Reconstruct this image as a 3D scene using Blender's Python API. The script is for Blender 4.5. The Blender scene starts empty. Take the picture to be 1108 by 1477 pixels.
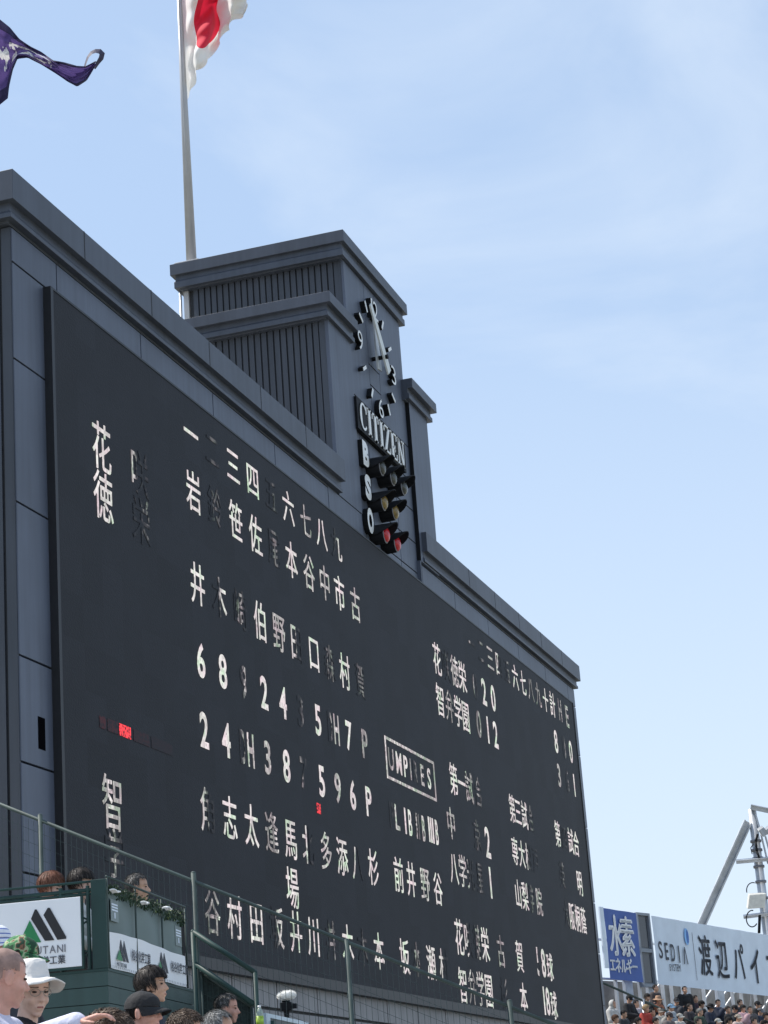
import bpy, bmesh, math, random
from mathutils import Vector, Matrix, noise
random.seed(7)
PI = math.pi
S = bpy.context.scene
C = S.collection

# ------------------------------------------------------------------ camera
# solved from the photograph's vanishing points; the lens stands at the world origin,
# +X runs along the scoreboard front, +Y goes back into it, +Z is up
W0, H0, F0 = 1108.0, 1477.0, 3016.5
YAW, PIT, ROL = 1.2768542, 0.3043134, -0.07351417
cy_, sy_ = math.cos(YAW), math.sin(YAW)
FWD = Vector((sy_*math.cos(PIT), cy_*math.cos(PIT), math.sin(PIT)))
_r = Vector((cy_, -sy_, 0.0)); _u = _r.cross(FWD)
RGT = math.cos(ROL)*_r + math.sin(ROL)*_u
UPV = -math.sin(ROL)*_r + math.cos(ROL)*_u
cam_d = bpy.data.cameras.new('camera'); cam = bpy.data.objects.new('camera', cam_d); C.objects.link(cam)
cam.matrix_world = Matrix(((RGT.x, UPV.x, -FWD.x, 0), (RGT.y, UPV.y, -FWD.y, 0), (RGT.z, UPV.z, -FWD.z, 0), (0, 0, 0, 1)))
cam_d.sensor_fit = 'VERTICAL'; cam_d.sensor_height = 36.0; cam_d.lens = 36.0*F0/H0
cam_d.clip_start = 0.1; cam_d.clip_end = 5000
S.camera = cam

# ------------------------------------------------------------------ sky, sun, exposure
SUN_AZ, SUN_EL = math.radians(-3), math.radians(55)       # azimuth from +Y towards +X
w = bpy.data.worlds.new('World'); S.world = w; w.use_nodes = True
nt = w.node_tree; nt.nodes.clear()
out = nt.nodes.new('ShaderNodeOutputWorld'); bg = nt.nodes.new('ShaderNodeBackground')
sky = nt.nodes.new('ShaderNodeTexSky'); sky.sky_type = 'NISHITA'; sky.sun_disc = False
sky.sun_elevation = SUN_EL; sky.sun_rotation = SUN_AZ; sky.air_density = 1.0; sky.dust_density = 0.35; sky.ozone_density = 1.2
tc = nt.nodes.new('ShaderNodeTexCoord')
mp = nt.nodes.new('ShaderNodeMapping'); mp.inputs['Scale'].default_value = (1.0, 1.6, 3.4); mp.inputs['Rotation'].default_value = (0.15, 0.35, 0.5)
n1 = nt.nodes.new('ShaderNodeTexNoise'); n1.inputs['Scale'].default_value = 3.0; n1.inputs['Detail'].default_value = 7; n1.inputs['Roughness'].default_value = 0.55; n1.inputs['Distortion'].default_value = 0.5
rp = nt.nodes.new('ShaderNodeValToRGB'); rp.color_ramp.elements[0].position = 0.5; rp.color_ramp.elements[0].color = (0.02,)*3+(1,); rp.color_ramp.elements[1].position = 0.82; rp.color_ramp.elements[1].color = (0.6,)*3+(1,)
mx = nt.nodes.new('ShaderNodeMixRGB'); mx.blend_type = 'MIX'; mx.inputs[2].default_value = (4.6, 5.25, 6.1, 1)   # thin cirrus veil
nt.links.new(tc.outputs['Generated'], mp.inputs['Vector']); nt.links.new(mp.outputs['Vector'], n1.inputs['Vector'])
nt.links.new(n1.outputs['Fac'], rp.inputs['Fac']); # ground haze: the veil thickens towards the horizon
sx_ = nt.nodes.new('ShaderNodeSeparateXYZ'); hz_ = nt.nodes.new('ShaderNodeMapRange'); hm = nt.nodes.new('ShaderNodeMath'); hm.operation = 'MAXIMUM'
hz_.inputs[1].default_value = 0.0; hz_.inputs[2].default_value = 0.42; hz_.inputs[3].default_value = 0.93; hz_.inputs[4].default_value = 0.0
nt.links.new(tc.outputs['Generated'], sx_.inputs[0]); nt.links.new(sx_.outputs[2], hz_.inputs[0])
nt.links.new(hz_.outputs[0], hm.inputs[0]); nt.links.new(rp.outputs['Color'], hm.inputs[1]); nt.links.new(hm.outputs[0], mx.inputs['Fac'])
thin = nt.nodes.new('ShaderNodeMixRGB'); thin.inputs[0].default_value = 0.55; thin.inputs[2].default_value = (3.75, 4.8, 6.3, 1)   # even high haze
nt.links.new(sky.outputs['Color'], thin.inputs[1]); nt.links.new(thin.outputs['Color'], mx.inputs[1]); nt.links.new(mx.outputs['Color'], bg.inputs['Color'])
bg.inputs['Strength'].default_value = 0.11
nt.links.new(bg.outputs['Background'], out.inputs['Surface'])
sun_d = bpy.data.lights.new('sun', 'SUN'); sun_d.energy = 3.6; sun_d.angle = math.radians(0.53); sun_d.color = (1.0, 0.95, 0.88)
sun = bpy.data.objects.new('sun', sun_d); C.objects.link(sun)
SV = Vector((math.sin(SUN_AZ)*math.cos(SUN_EL), math.cos(SUN_AZ)*math.cos(SUN_EL), math.sin(SUN_EL)))
sun.rotation_euler = SV.to_track_quat('Z', 'Y').to_euler(); sun.location = (0, 0, 60)
S.view_settings.view_transform = 'Standard'; S.view_settings.look = 'None'; S.view_settings.gamma = 1
S.view_settings.exposure = 0.65; S.view_settings.use_curve_mapping = False
S.cycles.max_bounces = 6

# ------------------------------------------------------------------ measuring helpers: a photo pixel gives a ray from the lens
def ray(x, y): return FWD + RGT*((x-W0/2)/F0) - UPV*((y-H0/2)/F0)
def at(x, y, d):
    r = ray(x, y); return r*(d/math.hypot(r.x, r.y))
def on_plane(x, y, P, u):
    n = Vector((u.y, -u.x, 0)); r = ray(x, y); return r*(P.dot(n)/r.dot(n))

# ------------------------------------------------------------------ materials
def mat(name, col, rough=0.6, scale=6.0, amt=0.12, metal=0.0, bump=0.0, bscale=60.0, spec=None, coat=0.0):
    m = bpy.data.materials.new(name); m.use_nodes = True; t = m.node_tree; b = t.nodes['Principled BSDF']
    b.inputs['Roughness'].default_value = rough; b.inputs['Metallic'].default_value = metal
    if spec is not None: b.inputs['Specular IOR Level'].default_value = spec
    co = t.nodes.new('ShaderNodeTexCoord')
    n = t.nodes.new('ShaderNodeTexNoise'); n.inputs['Scale'].default_value = scale; n.inputs['Detail'].default_value = 5
    t.links.new(co.outputs['Object'], n.inputs['Vector'])
    r = t.nodes.new('ShaderNodeValToRGB')
    r.color_ramp.elements[0].position = 0.3; r.color_ramp.elements[1].position = 0.7
    r.color_ramp.elements[0].color = tuple(max(0, c*(1-amt)) for c in col)+(1,)
    r.color_ramp.elements[1].color = tuple(min(1, c*(1+amt)) for c in col)+(1,)
    t.links.new(n.outputs['Fac'], r.inputs['Fac']); t.links.new(r.outputs['Color'], b.inputs['Base Color'])
    if bump:
        n2 = t.nodes.new('ShaderNodeTexNoise'); n2.inputs['Scale'].default_value = bscale; n2.inputs['Detail'].default_value = 3
        bp = t.nodes.new('ShaderNodeBump'); bp.inputs['Strength'].default_value = bump; bp.inputs['Distance'].default_value = 0.02
        t.links.new(co.outputs['Object'], n2.inputs['Vector']); t.links.new(n2.outputs['Fac'], bp.inputs['Height']); t.links.new(bp.outputs['Normal'], b.inputs['Normal'])
    return m

def streaky(name, col, amt=0.15, rough=0.5):
    """painted metal cladding: faint vertical rain streaks, soft cloudy fading"""
    m = mat(name, col, rough, 0.6, amt)
    t = m.node_tree; b = t.nodes['Principled BSDF']
    base = b.inputs['Base Color'].links[0].from_socket
    co = t.nodes.new('ShaderNodeTexCoord'); mp = t.nodes.new('ShaderNodeMapping'); mp.inputs['Scale'].default_value = (5, 5, 0.25)
    n = t.nodes.new('ShaderNodeTexNoise'); n.inputs['Scale'].default_value = 1.6; n.inputs['Detail'].default_value = 6
    mr = t.nodes.new('ShaderNodeMapRange'); mr.inputs[1].default_value = 0.3; mr.inputs[2].default_value = 0.75; mr.inputs[3].default_value = 1-amt; mr.inputs[4].default_value = 1+amt
    mul = t.nodes.new('ShaderNodeMixRGB'); mul.blend_type = 'MULTIPLY'; mul.inputs['Fac'].default_value = 1
    t.links.new(co.outputs['Object'], mp.inputs['Vector']); t.links.new(mp.outputs['Vector'], n.inputs['Vector']); t.links.new(n.outputs['Fac'], mr.inputs[0])
    t.links.new(base, mul.inputs[1]); t.links.new(mr.outputs[0], mul.inputs[2]); t.links.new(mul.outputs['Color'], b.inputs['Base Color'])
    return m

M = {}
M['panel'] = streaky('blue grey cladding', (0.086, 0.103, 0.143))
M['fascia'] = streaky('cornice metal', (0.062, 0.073, 0.098))
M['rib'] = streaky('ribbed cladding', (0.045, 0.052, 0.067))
M['dark'] = mat('dark backing', (0.02, 0.022, 0.026), 0.7)
M['black'] = mat('black painted metal', (0.010, 0.011, 0.013), 0.6, spec=0.15)
M['slot'] = mat('unlit opening', (0.004, 0.004, 0.005), 0.9, spec=0.0)
M['frame'] = mat('screen frame black', (0.012, 0.013, 0.016), 0.5)
M['white'] = mat('white letter face', (0.86, 0.87, 0.86), 0.4, 3, 0.05)
M['hand'] = mat('clock hand white', (0.70, 0.72, 0.70), 0.4, 3, 0.06)
M['handg'] = mat('clock hand grey', (0.50, 0.52, 0.53), 0.4, 3, 0.06)
M['postg'] = streaky('light grey post', (0.42, 0.42, 0.43))
M['steel'] = mat('galvanised steel', (0.48, 0.50, 0.53), 0.42, 3, 0.15, metal=0.35)
M['pole'] = mat('flagpole aluminium', (0.42, 0.42, 0.43), 0.45, 2, 0.08, metal=0.3)
M['green'] = mat('dark green paint', (0.018, 0.050, 0.045), 0.55, 3, 0.25, spec=0.35)
M['greenwall'] = streaky('green wall board', (0.030, 0.066, 0.060), 0.14, 0.6)
M['greenp'] = mat('grey green sheet', (0.13, 0.18, 0.175), 0.6, 2, 0.08)
M['wire'] = mat('green wire', (0.03, 0.05, 0.05), 0.5)
M['railgrey'] = mat('grey green rail', (0.055, 0.08, 0.075), 0.6, 4, 0.25, spec=0.3)
M['concrete'] = mat('concrete', (0.33, 0.32, 0.30), 0.9, 1.5, 0.2, bump=0.2)
M['soil'] = mat('infield soil and grass', (0.20, 0.19, 0.13), 0.95, 0.05, 0.3)
M['signw'] = mat('white sign board', (0.80, 0.82, 0.84), 0.35, 2, 0.03)
M['signblack'] = mat('sign print black', (0.012, 0.012, 0.014), 0.5)
M['signgreen'] = mat('sign print green', (0.015, 0.22, 0.07), 0.5)
M['signgrey'] = mat('sign print grey', (0.16, 0.16, 0.18), 0.5)
M['banblue'] = mat('blue banner cloth', (0.07, 0.13, 0.38), 0.7, 2, 0.06)
M['banpale'] = mat('pale banner cloth', (0.66, 0.74, 0.83), 0.7, 2, 0.05)
M['banwhite'] = mat('white banner print', (0.82, 0.84, 0.86), 0.7, 2, 0.03)
M['bandark'] = mat('charcoal banner print', (0.055, 0.06, 0.075), 0.7, 2, 0.05)
M['glassdark'] = mat('dark window glass', (0.03, 0.035, 0.045), 0.15, 1, 0.1)
M['plant'] = mat('plastic ivy', (0.012, 0.038, 0.012), 0.6, 30, 0.5)
M['plantlight'] = mat('small pale buds', (0.16, 0.2, 0.06), 0.6, 30, 0.4)

# ------------------------------------------------------------------ mesh helper
class MB:
    def __init__(s): s.v = []; s.f = []; s.m = []; s.mi = 0
    def add(s, vs, fs):
        b = len(s.v); s.v += [tuple(v) for v in vs]
        for f in fs: s.f.append(tuple(b+i for i in f)); s.m.append(s.mi)
        return s
    def box(s, x0, x1, y0, y1, z0, z1):
        vs = [(x, y, z) for z in (z0, z1) for y in (y0, y1) for x in (x0, x1)]
        return s.add(vs, [(0, 2, 3, 1), (4, 5, 7, 6), (0, 1, 5, 4), (2, 6, 7, 3), (0, 4, 6, 2), (1, 3, 7, 5)])
    def obox(s, c, ax, ay, az, hx, hy, hz):
        c, ax, ay, az = Vector(c), Vector(ax).normalized(), Vector(ay).normalized(), Vector(az).normalized()
        vs = [c+ax*(hx*i)+ay*(hy*j)+az*(hz*k) for k in (-1, 1) for j in (-1, 1) for i in (-1, 1)]
        return s.add(vs, [(0, 2, 3, 1), (4, 5, 7, 6), (0, 1, 5, 4), (2, 6, 7, 3), (0, 4, 6, 2), (1, 3, 7, 5)])
    def tube(s, p0, p1, r0, r1=None, n=10, caps=True):
        r1 = r0 if r1 is None else r1
        p0, p1 = Vector(p0), Vector(p1); d = (p1-p0).normalized()
        a = d.orthogonal().normalized(); b = d.cross(a)
        vs = []
        for p, r in ((p0, r0), (p1, r1)):
            for i in range(n):
                t = 2*PI*i/n; vs.append(p+a*(r*math.cos(t))+b*(r*math.sin(t)))
        fs = [(i, (i+1) % n, n+(i+1) % n, n+i) for i in range(n)]
        if caps: fs += [tuple(reversed(range(n))), tuple(range(n, 2*n))]
        return s.add(vs, fs)
    def path(s, pts, r, n=8):
        for a, b in zip(pts[:-1], pts[1:]): s.tube(a, b, r, r, n)
        return s
    def ell(s, c, rx, ry, rz, R=None, nu=16, nv=10):
        c = Vector(c); vs = []; fs = []
        for j in range(nv+1):
            p = PI*j/nv
            for i in range(nu):
                t = 2*PI*i/nu
                v = Vector((rx*math.sin(p)*math.cos(t), ry*math.sin(p)*math.sin(t), rz*math.cos(p)))
                vs.append(c+((R @ v) if R else v))
        for j in range(nv):
            for i in range(nu):
                fs.append((j*nu+i, (j+1)*nu+i, (j+1)*nu+(i+1) % nu, j*nu+(i+1) % nu))
        return s.add(vs, fs)
    def cap(s, p0, p1, r0, r1, n=14):
        s.tube(p0, p1, r0, r1, n); s.ell(p0, r0, r0, r0, None, n, 8); s.ell(p1, r1, r1, r1, None, n, 8); return s
    def prism(s, pts, o, ax, ay, depth, dvec):
        """2-D outline pts laid out on axes ax, ay from o, thickened by depth along dvec"""
        o, ax, ay, dv = Vector(o), Vector(ax), Vector(ay), Vector(dvec)*depth
        n = len(pts); vs = [o+ax*p[0]+ay*p[1] for p in pts]; vs += [v+dv for v in vs]
        return s.add(vs, [tuple(range(n)), tuple(reversed(range(n, 2*n)))]+[(i, n+i, n+(i+1) % n, (i+1) % n) for i in range(n)])
    def grid(s, P, nu, nv):
        vs = [P(i/nu, j/nv) for j in range(nv+1) for i in range(nu+1)]
        fs = [(j*(nu+1)+i, j*(nu+1)+i+1, (j+1)*(nu+1)+i+1, (j+1)*(nu+1)+i) for j in range(nv) for i in range(nu)]
        return s.add(vs, fs)
    def build(s, name, mats, parent=None, smooth=False, fix=True, bevel=0.0):
        me = bpy.data.meshes.new(name); me.from_pydata(s.v, [], s.f)
        mats = mats if isinstance(mats, (list, tuple)) else [mats]
        for m_ in mats: me.materials.append(m_)
        for p, i in zip(me.polygons, s.m): p.material_index = i
        if fix:
            b = bmesh.new(); b.from_mesh(me); bmesh.ops.recalc_face_normals(b, faces=b.faces); b.to_mesh(me); b.free()
        if smooth:
            for p in me.polygons: p.use_smooth = True
        o = bpy.data.objects.new(name, me); C.objects.link(o)
        if bevel:
            bv = o.modifiers.new('bevel', 'BEVEL'); bv.width = bevel; bv.segments = 2; bv.limit_method = 'ANGLE'
        if parent is not None: attach(o, parent)
        return o

ORG = {}
def attach(o, parent):
    o.parent = parent
    o.matrix_parent_inverse = ORG.get(parent.name, Matrix.Identity(4)).inverted()
def thing(name, label, cat, loc=(0, 0, 0), group=None):
    o = bpy.data.objects.new(name, None); C.objects.link(o); o.location = loc; o.empty_display_size = 0.2
    ORG[o.name] = Matrix.Translation(Vector(loc)); tag(o, label, cat, group); return o
def tag(o, label, cat, group=None):
    o['label'] = label; o['category'] = cat
    if group: o['group'] = group
    return o
def kind(o, k): o['kind'] = k; return o

# writing: an outlined glyph mesh from the built-in font, laid out on any plane
_cu = bpy.data.curves.new('glyph source', 'FONT'); _cu.resolution_u = 4
_to = bpy.data.objects.new('glyph source', _cu)
_cache = {}
def glyph(ch, bold=0.0, res=4):
    k = (ch, round(bold, 4))
    if k not in _cache:
        C.objects.link(_to)
        _cu.body = ch; _cu.offset = bold; _cu.resolution_u = res
        bpy.context.view_layer.update()
        dg = bpy.context.evaluated_depsgraph_get()
        me = bpy.data.meshes.new_from_object(_to.evaluated_get(dg))
        vs = [(v.co.x, v.co.y) for v in me.vertices]; fs = [tuple(p.vertices) for p in me.polygons]
        bpy.data.meshes.remove(me); C.objects.unlink(_to)
        xs = [p[0] for p in vs]; ys = [p[1] for p in vs]
        _cache[k] = (vs, fs, (min(xs), max(xs), min(ys), max(ys)))
    return _cache[k]
def put(mb, ch, o, ax, ay, cx, cyy, w, h, bold=0.0, em=True, depth=0.0, dvec=None, side=None):
    """one glyph centred at (cx, cyy) on the plane; em=True keeps the font's own place inside a w x h em square"""
    vs, fs, (x0, x1, y0, y1) = glyph(ch, bold)
    o, ax, ay = Vector(o), Vector(ax), Vector(ay)
    pts = []
    for x, y in vs:
        if em: u = (x-0.5)*w; v = (y-0.38)*h
        else: u = ((x-x0)/max(1e-6, x1-x0)-0.5)*w; v = ((y-y0)/max(1e-6, y1-y0)-0.5)*h
        pts.append(o+ax*(cx+u)+ay*(cyy+v))
    n = len(pts)
    if not depth: mb.add(pts, fs); return pts
    dv = Vector(dvec)*depth
    front = [p+dv for p in pts]
    mi = mb.mi
    mb.add(front, fs)
    ed = {}
    for f in fs:
        for a, b in zip(f, f[1:]+f[:1]): ed[(min(a, b), max(a, b))] = ed.get((min(a, b), max(a, b)), 0)+1
    if side is not None: mb.mi = side
    mb.add(pts+front, [(a, b, n+b, n+a) for (a, b), k in ed.items() if k == 1])
    mb.mi = mi
    return pts

# ================================================================== THE SETTING
kind(MB().add([(-3000, -3000, -8), (3000, -3000, -8), (3000, 3000, -8), (-3000, 3000, -8)], [(0, 1, 2, 3)]).build('ground', M['soil'], fix=False), 'structure')

# near seating terrace: an aisle at the lens, then steps climbing towards the scoreboard (+Y)
def floor_z(y): return -1.6 if y < 1.6 else -1.6+0.4*(math.floor((y-1.6)/0.8)+1)
t = MB(); y = 1.6; z = -1.6
t.box(-8, 18.4, -12, 1.6, -8, -1.6)
while y < 6.0:
    z += 0.4; t.box(-8, 18.4, y, y+0.8, -8, z); y += 0.8
t.box(-8, 18.4, y, 11.9, -8, z)
t.box(18.4, 60, 2, 11.9, -8, -1.2)
kind(t.build('seating_terrace', M['concrete']), 'structure')

# ================================================================== SCOREBOARD
SB = thing('scoreboard', 'dark blue grey scoreboard building with a black lit screen and a clock tower', 'scoreboard', (40, 14, -8))
def sweep(path, prof, caps=True, closed=False):
    """extrude a closed profile [(outward, z)] along an XY path with mitred corners (outward = right-hand side of travel)"""
    P = [Vector((p[0], p[1])) for p in path]; mb = MB(); n = len(prof)
    vs = []
    for i, p in enumerate(P):
        d0 = (P[i]-P[i-1]).normalized() if i or closed else None; d1 = (P[(i+1) % len(P)]-P[i]).normalized() if i < len(P)-1 or closed else None
        d0 = d0 or d1; d1 = d1 or d0
        n0 = Vector((-d0.y, d0.x))*-1; n1 = Vector((-d1.y, d1.x))*-1
        m = (n0+n1)/(1+n0.dot(n1))
        vs += [(p.x+m.x*o, p.y+m.y*o, z) for o, z in prof]
    fs = []
    for i in range(len(P) if closed else len(P)-1):
        q = (i+1) % len(P)
        for k in range(n): fs.append((i*n+k, i*n+(k+1) % n, q*n+(k+1) % n, q*n+k))
    if caps and not closed: fs += [tuple(range(n)), tuple(range((len(P)-1)*n, len(P)*n))]
    mb.add(vs, fs); return mb
def panel_rows(mb, xs, zs, y0, y1, g=0.014):
    for a, b in zip(xs[:-1], xs[1:]):
        for c, d in zip(zs[:-1], zs[1:]): mb.box(a+g, b-g, y0, y1, c+g, d-g)
    return mb
def panel_each(xs, zs, y0, y1, g=0.014):
    for a, b in zip(xs[:-1], xs[1:]):
        for c, d in zip(zs[:-1], zs[1:]): MB().box(a+g, b-g, y0, y1, c+g, d-g).build('cladding_panel', M['panel'], SB, bevel=0.004)
X0, X1 = 23.26, 56.79
MIR = lambda x: 80.05-x
# dark core of the building
MB().box(X0+0.03, X1-0.03, 12.07, 19, -8, 13.0).build('core_wall', M['dark'], SB)
# cladding around the screen
bandx = [X0, 24.6, 27.45, 30.33, 33.2, 36.06]
panel_each(bandx, [12.0, 12.51], 12.0, 12.066)
panel_each([X0, 24.3], [-8, -5, -2, 1, 3.8, 5.18, 6.55, 8.6, 10.6, 12.0], 12.0, 12.066)
rx = [41.9, 44.72, 47.6, 50.5, 53.35, 55.95, X1]
panel_each(rx, [12.0, 12.51], 12.0, 12.066)
panel_each([55.85, X1], [-8, -5, -2, 1, 3.8, 5.18, 6.55, 8.6, 10.6, 12.0], 12.0, 12.066)
# side walls: ribbed
def ribs(x_face, ya, yb, za, zb, sgn, pitch=0.138, depth=0.035, wd=0.104):
    mb = MB(); y = ya
    while y+wd < yb:
        a, b = sorted((x_face, x_face+sgn*depth)); mb.box(a, b, y, y+wd, za, zb); y += pitch
    return mb
rb_ = ribs(X0+0.03, 12.2, 19, -8, 12.4, -1, pitch=0.3, depth=0.03, wd=0.18); rb_.box(X0, X0+0.03, 12.02, 12.16, -8, 12.51)
rb_.build('side_cladding', M['rib'], SB)
slit = MB(); slit.box(23.74, 23.93, 11.994, 12.01, 5.42, 5.84); slit.build('vent_slot', M['slot'], SB)
# cornices of the two wings
EW = 0.095
prof = [(-0.35, 13.227), (0.165, 13.227), (0.165, 12.785), (0.062, 12.785), (0.062, 12.67), (0.09, 12.63), (0.09, 12.565), (-0.02, 12.565), (-0.02, 12.535), (-0.35, 12.535)]
LEND = 36.7
def joints(xs, yf, z0, z1, mb):
    for x in xs: mb.box(x-0.012, x+0.012, yf-0.003, yf+0.01, z0, z1)
    return mb
c1 = sweep([(X0-EW, 19), (X0-EW, 12), (LEND, 12)], prof).build('cornice', M['fascia'], SB, bevel=0.006)
joints([25.2, 27.55, 29.87, 32.2, 34.5], 11.835, 12.79, 13.227, MB()).build('panel_joint', M['dark'], c1)
c2 = sweep([(MIR(LEND)-1.2, 12), (X1+EW, 12), (X1+EW, 19)], prof).build('cornice', M['fascia'], SB, bevel=0.006)
joints([MIR(x) for x in (25.2, 27.55, 29.87, 32.2, 34.5)], 11.835, 12.79, 13.227, MB()).build('panel_joint', M['dark'], c2)
rf = MB(); rf.box(X0+0.3, X1-0.3, 12.3, 18.9, 12.9, 13.05); rf.build('flat_roof', M['concrete'], SB)

# ---- the LED screen
SX0, SX1, SZ0, SZ1, SY = 24.19, 55.97, 3.09, 11.97, 11.90
scr = MB(); scr.box(SX0+0.05, SX1-0.05, SY, 12.05, SZ0+0.05, SZ1-0.02)
m = mat('led screen black', (0.015, 0.0165, 0.022), 0.7, 1.2, 0.10, spec=0.35)
t_ = m.node_tree; b_ = t_.nodes['Principled BSDF']
co_ = t_.nodes.new('ShaderNodeTexCoord'); wn = t_.nodes.new('ShaderNodeTexNoise'); wn.inputs['Scale'].default_value = 38; wn.inputs['Detail'].default_value = 1
bp_ = t_.nodes.new('ShaderNodeBump'); bp_.inputs['Strength'].default_value = 0.15; bp_.inputs['Distance'].default_value = 0.03
t_.links.new(co_.outputs['Object'], wn.inputs['Vector']); t_.links.new(wn.outputs['Fac'], bp_.inputs['Height']); t_.links.new(bp_.outputs['Normal'], b_.inputs['Normal'])
# the screen is tiled from modules that differ a touch in tone
sx1 = t_.nodes.new('ShaderNodeSeparateXYZ'); t_.links.new(co_.outputs['Object'], sx1.inputs[0]); cbn = t_.nodes.new('ShaderNodeCombineXYZ')
for i_ in (0, 2):
    k1 = t_.nodes.new('ShaderNodeMath'); k1.operation = 'MULTIPLY'; k1.inputs[1].default_value = 1/0.64; t_.links.new(sx1.outputs[i_], k1.inputs[0])
    k2 = t_.nodes.new('ShaderNodeMath'); k2.operation = 'FLOOR'; t_.links.new(k1.outputs[0], k2.inputs[0]); t_.links.new(k2.outputs[0], cbn.inputs[i_])
wn1 = t_.nodes.new('ShaderNodeTexWhiteNoise'); t_.links.new(cbn.outputs[0], wn1.inputs['Vector'])
mr1 = t_.nodes.new('ShaderNodeMapRange'); mr1.inputs[3].default_value = 0.86; mr1.inputs[4].default_value = 1.14; t_.links.new(wn1.outputs['Value'], mr1.inputs[0])
mu1 = t_.nodes.new('ShaderNodeMixRGB'); mu1.blend_type = 'MULTIPLY'; mu1.inputs[0].default_value = 1
t_.links.new(b_.inputs['Base Color'].links[0].from_socket, mu1.inputs[1]); t_.links.new(mr1.outputs[0], mu1.inputs[2]); t_.links.new(mu1.outputs[0], b_.inputs['Base Color'])
SCR = scr.build('led_screen', m, SB)
fr = MB(); fr.box(SX0-0.03, SX0+0.05, SY-0.02, 12.07, SZ0, SZ1); fr.box(SX1-0.05, SX1, SY-0.02, 12.07, SZ0, SZ1); fr.box(SX0+0.05, SX1-0.05, SY-0.02, 12.06, SZ0-0.12, SZ0+0.05)
fr.box(SX0+0.05, SX1-0.05, SY-0.01, 12.06, SZ1-0.02, SZ1+0.012)
fr.build('screen_frame', M['frame'], SCR)

# lit characters: the LED modules are refreshed in columns, so some columns were dark when the photo was taken
lm = bpy.data.materials.new('lit led characters'); lm.use_nodes = True; t_ = lm.node_tree; t_.nodes.clear()
o_ = t_.nodes.new('ShaderNodeOutputMaterial'); e_ = t_.nodes.new('ShaderNodeBsdfPrincipled'); e_.inputs['Base Color'].default_value = (0.015, 0.0165, 0.022, 1); e_.inputs['Roughness'].default_value = 0.7; e_.inputs['Specular IOR Level'].default_value = 0.35
at_ = t_.nodes.new('ShaderNodeAttribute'); at_.attribute_name = 'led'; sp = t_.nodes.new('ShaderNodeSeparateXYZ'); t_.links.new(at_.outputs['Vector'], sp.inputs[0])
g_ = t_.nodes.new('ShaderNodeAttribute'); g_.attribute_name = 'across'
def mth(op, a, b=None, clamp=False):
    n = t_.nodes.new('ShaderNodeMath'); n.operation = op; n.use_clamp = clamp
    for i, v in enumerate((a, b)):
        if v is None: continue
        if isinstance(v, (int, float)): n.inputs[i].default_value = v
        else: t_.links.new(v, n.inputs[i])
    return n.outputs[0]
tcn = t_.nodes.new('ShaderNodeTexCoord'); ns = t_.nodes.new('ShaderNodeTexNoise'); ns.inputs['Scale'].default_value = 9.0; ns.inputs['Detail'].default_value = 2
t_.links.new(tcn.outputs['Object'], ns.inputs['Vector'])
jit = mth('MULTIPLY', mth('SUBTRACT', ns.outputs['Fac'], 0.5), 0.5)
gu = mth('ADD', g_.outputs['Fac'], jit)
lo = mth('MULTIPLY', mth('SUBTRACT', gu, sp.outputs[0]), 6.0, True)
hi = mth('MULTIPLY', mth('SUBTRACT', sp.outputs[1], gu), 6.0, True)
win = mth('MULTIPLY', lo, hi)
sxy = t_.nodes.new('ShaderNodeSeparateXYZ'); t_.links.new(tcn.outputs['Object'], sxy.inputs[0])
def white(fx, fz):
    cb = t_.nodes.new('ShaderNodeCombineXYZ')
    if fx: t_.links.new(mth('FLOOR', mth('MULTIPLY', sxy.outputs[0], fx)), cb.inputs[0])
    if fz: t_.links.new(mth('FLOOR', mth('MULTIPLY', sxy.outputs[2], fz)), cb.inputs[2])
    n = t_.nodes.new('ShaderNodeTexWhiteNoise'); n.noise_dimensions = '3D'; t_.links.new(cb.outputs[0], n.inputs['Vector']); return n.outputs['Value']
colw = white(11.0, 0); pix = white(22.0, 22.0); modw = white(3.125, 3.125)
weak = mth('SUBTRACT', 1.0, mth('MULTIPLY', win, sp.outputs[2]), True)             # how far this glyph is caught between refreshes
gate = mth('MULTIPLY', mth('MULTIPLY', colw, colw), mth('ADD', mth('MULTIPLY', pix, 1.6), 0.1))
brk = mth('ADD', mth('MULTIPLY', mth('SUBTRACT', 1.0, weak), 1.0), mth('MULTIPLY', weak, mth('MULTIPLY', gate, 2.0)))
spk = mth('MULTIPLY', brk, mth('ADD', mth('ADD', mth('MULTIPLY', pix, 0.36), mth('MULTIPLY', modw, 0.22)), 0.56))
st = mth('MULTIPLY', mth('MULTIPLY', mth('ADD', mth('MULTIPLY', win, 0.97), 0.03), sp.outputs[2]), spk)
cr = t_.nodes.new('ShaderNodeValToRGB'); ns3 = t_.nodes.new('ShaderNodeTexNoise'); ns3.inputs['Scale'].default_value = 3.1
t_.links.new(tcn.outputs['Object'], ns3.inputs['Vector'])
els = cr.color_ramp.elements; els[0].position = 0.3; els[0].color = (0.78, 1.0, 0.74, 1); els[1].position = 0.72; els[1].color = (1.0, 0.80, 0.86, 1)
k_ = els.new(0.45); k_.color = (1, 0.97, 0.93, 1)
t_.links.new(ns3.outputs['Fac'], cr.inputs['Fac']); t_.links.new(cr.outputs['Color'], e_.inputs['Emission Color'])
t_.links.new(mth('MULTIPLY', st, 0.55), e_.inputs['Emission Strength']); t_.links.new(e_.outputs[0], o_.inputs['Surface'])

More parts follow.
